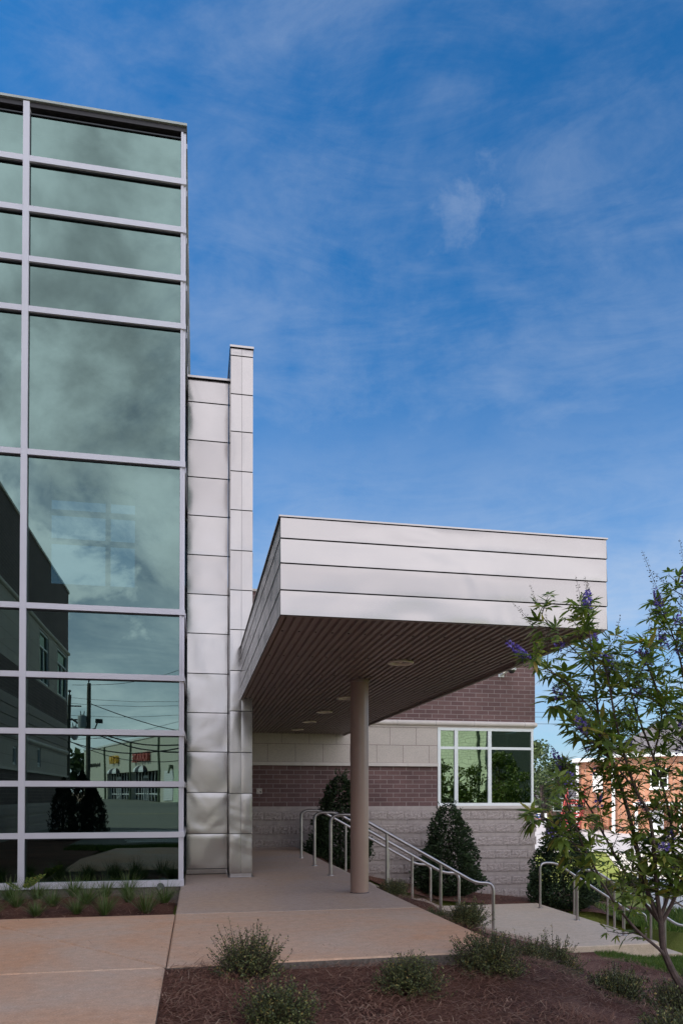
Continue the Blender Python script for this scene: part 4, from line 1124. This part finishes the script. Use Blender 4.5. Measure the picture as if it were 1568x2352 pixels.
# crepe myrtles reflected in the brick window
for k in range(8):
    t_ = k / 7; x = 11.2 + 8.4 * t_; y = -6.0 + 1.4 * math.sin(k * 2.1) 
    far_tree((x, y, hz(x, y)), 3.9 + .35 * math.sin(k * 1.7) + .4 * t_, 1.25, 80 + k, 'leafy crepe myrtle in the row reflected in the brick window' , 'leaf_myrtle', .16, 2300, 'crepe myrtles reflected in the brick window', .06, .12, .06 if k > 4 else 0, 'crepe_myrtle')
# dark upright shrubs reflected at the foot of the brick wing
for k, (x, y, h) in enumerate(((-3.45, -1.6, 1.62), (-3.05, -2.1, 1.85), (-2.72, -1.7, 1.45))):
    r = random.Random(90 + k); loc = Vector((x, y, hz(x, y))); f = MB()
    t = thing('upright_shrub', loc, ['left one of three dark upright shrubs reflected before the brick wing', 'tallest of three dark upright shrubs reflected before the brick wing', 'right one of three dark upright shrubs reflected before the brick wing'][k], 'shrub', 'dark shrubs reflected in the glass')
    for j in range(4200):
        z = r.random(); a = r.uniform(0, 6.28); q = .36 * math.sin(min(1, z / .3 + .3) * 1.4) * (1 - z ** 3) * (.6 + .4 * r.random()) * (1 + .6 * noise.noise(Vector((math.cos(a) * 3, math.sin(a) * 3 + k * 5, z * 9))))
        f.leaf(loc + Vector((q * math.cos(a), q * math.sin(a), z * h)), Vector((math.cos(a) * .4, math.sin(a) * .4, 1)) + rv(r) * .4, rv(r), .08, .03)
    f.build('foliage', 'cypress', t); m = MB(); m.tube([loc, loc + Vector((0, 0, h * .6))], .025, 6); m.build('trunk', 'bark_dark', t)
p = at(1338, 1898, Z=-2.15); 
t = thing('yellow_bush', p, 'bright yellow bush beside the dark blue car', 'bush'); f = MB(); r = random.Random(4)
for j in range(900): f.leaf(p + Vector((r.gauss(0, .5), r.gauss(0, .5), abs(r.gauss(.5, .35)))), rv(r), rv(r), .18, .12)
f.build('foliage', 'yellowleaf', t)
p = at(1352, 1905, Z=-2.15); f = MB()
t = thing('flower_bed', p, 'curved bed of pale flowers below the yellow bush', 'flower bed')
for j in range(1400): f.leaf(p + Vector((r.uniform(-2, 2.6), r.uniform(-1.6, 1.6), r.uniform(0, .5))), rv(r), rv(r), .2, .13)
f.build('flowers', 'yellowleaf', t); m = MB(); m.lathe(p, [(2.9, -.05), (2.9, .12), (2.7, .12), (2.7, -.02)], 24); m.build('edging', 'conc_sun', t)

# ------------------------------------------------------------------ flowering chaste tree
r = random.Random(1234)
D0 = 4.55
limbs = [
 ([(1640, 2400), (1602, 2352), (1590, 2321), (1566, 2270), (1547, 2238), (1534, 2210), (1524, 2185), (1520, 2155), (1518, 2123)], .030, .020, 0, 0, 0),
 ([(1528, 2200), (1512, 2180), (1467, 2142), (1430, 2100), (1399, 2056), (1367, 1998), (1339, 1944), (1316, 1886), (1300, 1840), (1280, 1795)], .0115, .004, 0, -.35, 3),
 ([(1518, 2123), (1495, 2095), (1463, 2052), (1425, 1988), (1386, 1918), (1356, 1860), (1315, 1800), (1290, 1765)], .013, .004, .0, .25, 3),
 ([(1518, 2123), (1489, 2055), (1466, 1966), (1446, 1880), (1412, 1765), (1390, 1717), (1374, 1646), (1364, 1544), (1354, 1464), (1350, 1412)], .018, .004, 0, .1, 2),
 ([(1518, 2123), (1508, 2050), (1502, 1960), (1490, 1873), (1460, 1816), (1435, 1740), (1412, 1650), (1398, 1570), (1383, 1510)], .016, .004, 0, -.25, 2),
 ([(1515, 2110), (1538, 2040), (1545, 1940), (1530, 1840), (1500, 1740), (1470, 1660), (1448, 1590), (1436, 1530)], .013, .004, 0, .3, 2),
 ([(1518, 2123), (1550, 2060), (1585, 1960), (1592, 1850), (1582, 1720), (1575, 1620), (1566, 1537), (1546, 1464), (1524, 1412)], .015, .004, 0, 0, 2),
 ([(1550, 2060), (1605, 1950), (1645, 1800), (1650, 1650), (1620, 1520), (1595, 1420), (1580, 1350)], .012, .004, 0, -.3, 2),
 ([(1399, 2056), (1350, 1985), (1310, 1930), (1270, 1890), (1228, 1868)], .006, .003, -.1, -.3, 1),
 ([(1374, 1646), (1330, 1600), (1290, 1560), (1245, 1530), (1212, 1514)], .006, .003, .05, -.2, 1),
 ([(1460, 1816), (1400, 1745), (1345, 1690), (1320, 1665)], .007, .003, 0, -.3, 1),
 ([(1364, 1544), (1325, 1500), (1285, 1462), (1252, 1425), (1240, 1404)], .005, .0025, .1, .15, 0),
 ([(1320, 1885), (1300, 1820), (1290, 1780), (1297, 1765)], .005, .003, -.1, 0, 1),
 ([(1412, 1765), (1370, 1700), (1330, 1640), (1300, 1605), (1285, 1598)], .006, .003, .1, .3, 1),
 ([(1500, 1740), (1520, 1640), (1500, 1570), (1487, 1528)], .007, .003, .2, .2, 1),
 ([(1582, 1720), (1530, 1640), (1500, 1560), (1470, 1500)], .007, .003, 0, -.35, 1),
]
T0 = thing('chaste_tree', at(1602, 2352, d=D0), 'young flowering tree with purple spikes and hand shaped leaves at the right edge', 'tree')
trunk, foliage, bloom, seeds, twigs = MB(), MB(), MB(), MB(), MB()
Zu = Vector((0, 0, 1))
def compound(p, d, up, size):
    """palmate leaf: five narrow leaflets on a stalk"""
    d = Vector((d.x, d.y, d.z * .55)).normalized(); side = d.cross(up)
    if side.length < .01: side = d.cross(Vector((1, 0, 0)))
    side.normalize(); nrm = side.cross(d).normalized()
    st = p + d * size * .32
    twigs.tube([p, st], .0011, 3, False)
    for an, ls in ((0, 1), (36, .86), (-36, .86), (78, .52), (-78, .52)):
        a = R(an + r.uniform(-7, 7)); dd = d * math.cos(a) + side * math.sin(a) - Zu * r.uniform(0, .3)
        L = size * ls * r.uniform(.88, 1.1); foliage.lance(st, dd, nrm + rv(r) * .25, L, L * .24, r.uniform(.05, .3))
def spike(p, d, L, kind):
    d = d.normalized(); n = int(L / .009)
    twigs.tube([p, p + d * L], [.0016, .0006], 3, False)
    for k in range(n):
        t = k / n; q = p + d * L * t
        if k % 2 and kind != 'full': continue
        rad = .019 * (1 - t * .75)
        pur = (kind == 'full' and t < .72) or (kind == 'half' and t < .35)
        for j in range(9 if pur else 4):
            v = rv(r); v = (v - d * v.dot(d) * .6)
            s = (.0105 if pur else .007) * (1.15 - .6 * t)
            (bloom if pur else seeds).leaf(q + v * rad * r.uniform(.5, 1.35 if pur else .9), v + d * .3, rv(r), s * 1.7, s * 1.4)
def shoot(p, d, L, leafsize, end):
    pts = [p.copy()]; dirv = d.normalized(); n = max(3, int(L / .05)); q = p.copy()
    for k in range(n):
        dirv = (dirv + Zu * .07 + rv(r) * .10).normalized(); q = q + dirv * (L / n); pts.append(q.copy())
    twigs.tube(pts, [.0032 * (1 - .7 * i / n) + .0006 for i in range(n + 1)], 4, False)
    for k in range(1, n + 1):
        dd = (pts[k] - pts[k - 1]).normalized(); a = r.uniform(0, 3.14) if k % 2 else r.uniform(1.2, 2)
        s1 = dd.cross(Zu)
        if s1.length < .05: s1 = Vector((1, 0, 0))
        s1.normalize(); s2 = dd.cross(s1)
        out = s1 * math.cos(a) + s2 * math.sin(a)
        for sg in (-1, 1):
            compound(pts[k], dd * .55 + out * sg + Zu * .05, Zu + rv(r) * .3, leafsize * r.uniform(.75, 1.1) * (1 - .35 * k / n))
    if end: spike(pts[-1], (pts[-1] - pts[-2]).normalized() * .7 + Zu * .5 + rv(r) * .2, r.uniform(.10, .22), end)
for (pp, r0, r1, da, db, dens) in limbs:
    n = len(pp); pts = [at(px, py, d=D0 + da + (db - da) * i / (n - 1)) for i, (px, py) in enumerate(pp)]
    # smooth
    sm_ = []
    for i in range(n - 1):
        p0, p1, p2, p3 = pts[max(i - 1, 0)], pts[i], pts[i + 1], pts[min(i + 2, n - 1)]
        for k in range(4):
            t = k / 4; sm_.append(.5 * ((2 * p1) + (p2 - p0) * t + (2 * p0 - 5 * p1 + 4 * p2 - p3) * t * t + (3 * p1 - p0 - 3 * p2 + p3) * t ** 3))
    sm_.append(pts[-1]); N_ = len(sm_)
    r0, r1 = r0 * .88, r1 * .9; trunk.tube(sm_, [r0 + (r1 - r0) * i / (N_ - 1) for i in range(N_)], 8 if r0 > .01 else 6)
    if r0 > .025: continue
    tot = 0
    for i in range(2, N_):
        fr_ = i / N_; z = sm_[i].z
        if z < .12 and fr_ < .8: continue
        tot += (sm_[i] - sm_[i - 1]).length
        step = {3: .115, 2: .056, 1: .07, 0: .11}[dens]
        while tot > step:
            tot -= step
            ax = (sm_[i] - sm_[i - 1]).normalized(); v = rv(r); v = (v - ax * v.dot(ax)).normalized()
            d = v * 1.0 + ax * .55 + Zu * .25
            L = r.uniform(.10, .30) * (1.1 - .5 * fr_) if dens >= 2 else r.uniform(.05, .15)
            shoot(sm_[i], d, L, r.uniform(.11, .165), r.choice([None, None, None, None, 'seed', 'seed', 'seed', 'half']))
    d = (sm_[-1] - sm_[-3]).normalized()
    for k in range(3): compound(sm_[-1], d + rv(r) * .9, Zu, .10)
def spx(a, b, kind, dd=0):
    p = at(*a, d=D0 + dd); q = at(*b, d=D0 + dd); spike(p, q - p, (q - p).length, kind)
for a, b, kd, dd in (((1240, 1404), (1216, 1343), 'seed', .15), ((1210, 1514), (1148, 1457), 'full', -.2), ((1332, 1372), (1321, 1322), 'seed', 0), ((1349, 1404), (1349, 1336), 'full', .1),
                 ((1402, 1545), (1362, 1460), 'full', -.1), ((1364, 1520), (1360, 1430), 'full', .1), ((1518, 1412), (1500, 1330), 'full', 0), ((1502, 1335), (1473, 1263), 'seed', 0),
                 ((1285, 1602), (1268, 1565), 'full', .3), ((1347, 1677), (1310, 1638), 'full', -.3), ((1297, 1767), (1258, 1706), 'full', 0), ((1484, 1528), (1502, 1480), 'full', .2),
                 ((1436, 1505), (1410, 1458), 'seed', .3), ((1470, 1500), (1480, 1470), 'half', -.3), ((1400, 1530), (1398, 1482), 'seed', 0), ((1527, 1490), (1512, 1425), 'full', .1), ((1560, 1500), (1556, 1445), 'full', 0), ((1515, 1480), (1508, 1455), 'full', 0), ((1580, 1350), (1560, 1238), 'half', -.3)):
    spx(a, b, kd, dd)
tr_ = trunk.build('trunk', 'bark', T0, True); twigs.build('twigs', 'bark_dark', T0); foliage.build('crown', 'leaf_vitex', T0); bloom.build('flower_spikes', 'flower', T0); seeds.build('seed_heads', 'seed', T0)
print('vitex leaves', len(foliage.f))

# ------------------------------------------------------------------ light
SD = Vector((-1, .05, .85)).normalized()
sun = bpy.data.lights.new('sun', 'SUN'); sun.energy = 4.0; sun.angle = R(.53); sun.color = (1, .93, .82)
so = bpy.data.objects.new('sun', sun); COL.objects.link(so); so.rotation_euler = SD.to_track_quat('Z', 'Y').to_euler(); so.location = (-20, 0, 30)
w = bpy.data.worlds.new('World'); sc.world = w; w.use_nodes = True; nt = w.node_tree; nt.nodes.clear()
k = N.__new__(N); k.t = nt; k.out = k.n('ShaderNodeOutputWorld')
sky = k.n('ShaderNodeTexSky'); sky.sky_type = 'NISHITA'; sky.sun_disc = False
sky.sun_elevation = math.asin(SD.z); sky.sun_rotation = math.atan2(SD.x, SD.y); sky.air_density = 1.0; sky.dust_density = .6; sky.ozone_density = 2.5; sky.altitude = 0
gen = k.n('ShaderNodeTexCoord').outputs['Generated']
sp3 = k.n('ShaderNodeSeparateXYZ'); k.l(gen, sp3.inputs[0])
def math_(op, a, b=None, c=None):
    x = k.n('ShaderNodeMath', operation=op)
    for i, v in enumerate((a, b, c)):
        if v is None: continue
        if isinstance(v, (int, float)): x.inputs[i].default_value = v
        else: k.l(v, x.inputs[i])
    return x.outputs[0]
def mr(v, a, b, c, d):
    x = k.n('ShaderNodeMapRange'); x.interpolation_type = 'SMOOTHSTEP'; k.l(v, x.inputs[0])
    for i, q in enumerate((a, b, c, d)): x.inputs[i + 1].default_value = q
    return x.outputs[0]
# cloud layer projected on a high plane
zc = math_('MAXIMUM', sp3.outputs[2], .04); zc = math_('ADD', zc, .12)
cx = math_('DIVIDE', sp3.outputs[0], zc); cy = math_('DIVIDE', sp3.outputs[1], zc)
cv = k.n('ShaderNodeCombineXYZ'); k.l(cx, cv.inputs[0]); k.l(cy, cv.inputs[1])
mp = k.n('ShaderNodeMapping'); k.l(gen, mp.inputs[0]); mp.inputs['Rotation'].default_value = (0, R(-20), R(12)); mp.inputs['Scale'].default_value = (1.7, 1.7, 2.3); mp.inputs['Location'].default_value = (3.1, 1.7, 0)
n1 = k.noise(1.3, 9, .62, mp.outputs[0], .28)
n2 = k.noise(2.6, 6, .6, mp.outputs[0], .3)
n4 = k.noise(4.6, 8, .6, gen, .35)
back = mr(sp3.outputs[1], -.35, .25, 1, 0)          # the half of the sky behind the camera is cloudier
mp3 = k.n('ShaderNodeMapping'); k.l(gen, mp3.inputs[0]); mp3.inputs['Rotation'].default_value = (R(10), R(-28), R(8)); mp3.inputs['Scale'].default_value = (2.2, 2.2, 8.5)
n3 = k.noise(2.4, 10, .66, mp3.outputs[0], .55)
n13 = math_('ADD', math_('MULTIPLY', n1, .68), math_('MULTIPLY', n3, .32))
wisp = mr(n13, .42, .72, .02, .31)
heavy = mr(math_('ADD', n1, mr(sp3.outputs[2], .10, .42, -.055, .04)), .42, .62, .10, .90)
heavy = math_('MAXIMUM', heavy, mr(math_('ADD', n4, mr(sp3.outputs[2], .34, .5, 0, -.12)), .50, .62, 0, .85))
low = math_('MULTIPLY', mr(sp3.outputs[2], .0, .58, .88, 0), mr(n13, .38, .62, .55, 1.25))
cm = k.n('ShaderNodeMix'); cm.data_type = 'FLOAT'; k.l(back, cm.inputs[0]); k.l(wisp, cm.inputs[2]); k.l(heavy, cm.inputs[3])
pd = ray(1078, 478); pdv = Vector(pd).normalized()
dp = k.n('ShaderNodeVectorMath', operation='DISTANCE'); k.l(gen, dp.inputs[0]); dp.inputs[1].default_value = pdv
pn = math_('MULTIPLY', math_('SUBTRACT', k.noise(9, 6, .65, gen, .4), .5), .30)
puff = math_('MULTIPLY', mr(math_('ADD', dp.outputs['Value'], pn), -.01, .085, .26, 0), mr(k.noise(16, 6, .65, gen, .5), .35, .65, .35, 1))
cl = math_('MAXIMUM', math_('MAXIMUM', cm.outputs[0], low), puff)
shade = mr(math_('ADD', math_('MULTIPLY', n2, .6), math_('MULTIPLY', n4, .4)), .38, .62, .40, 1.05)
skyc = k.mix(1.0, sky.outputs[0], (.27, .53, .71), 'MULTIPLY')
hs = k.n('ShaderNodeHueSaturation'); hs.inputs['Saturation'].default_value = 1.12; hs.inputs['Value'].default_value = 1; k.l(skyc, hs.inputs['Color'])
cloudf = k.mix(1.0, (2.6, 2.95, 3.5), k.mix(back, (1, 1, 1), (5.0, 4.5, 4.0)), 'MULTIPLY')
cb = k.n('ShaderNodeVectorMath', operation='SCALE'); k.l(cloudf, cb.inputs[0]); k.l(math_('ADD', math_('MULTIPLY', math_('MULTIPLY', math_('SUBTRACT', shade, 1), back), mr(sp3.outputs[2], .2, .5, .25, 1)), 1), cb.inputs['Scale'])
fin = k.mix(cl, hs.outputs[0], cb.outputs[0])
bg = k.n('ShaderNodeBackground'); k.l(fin, bg.inputs[0]); bg.inputs[1].default_value = .12
k.l(bg.outputs[0], k.out.inputs[0])

sc.view_settings.view_transform = 'Standard'; sc.view_settings.look = 'None'; sc.view_settings.exposure = .95; sc.view_settings.gamma = 1
sc.cycles.max_bounces = 8; sc.cycles.transparent_max_bounces = 12; sc.cycles.use_denoising = True
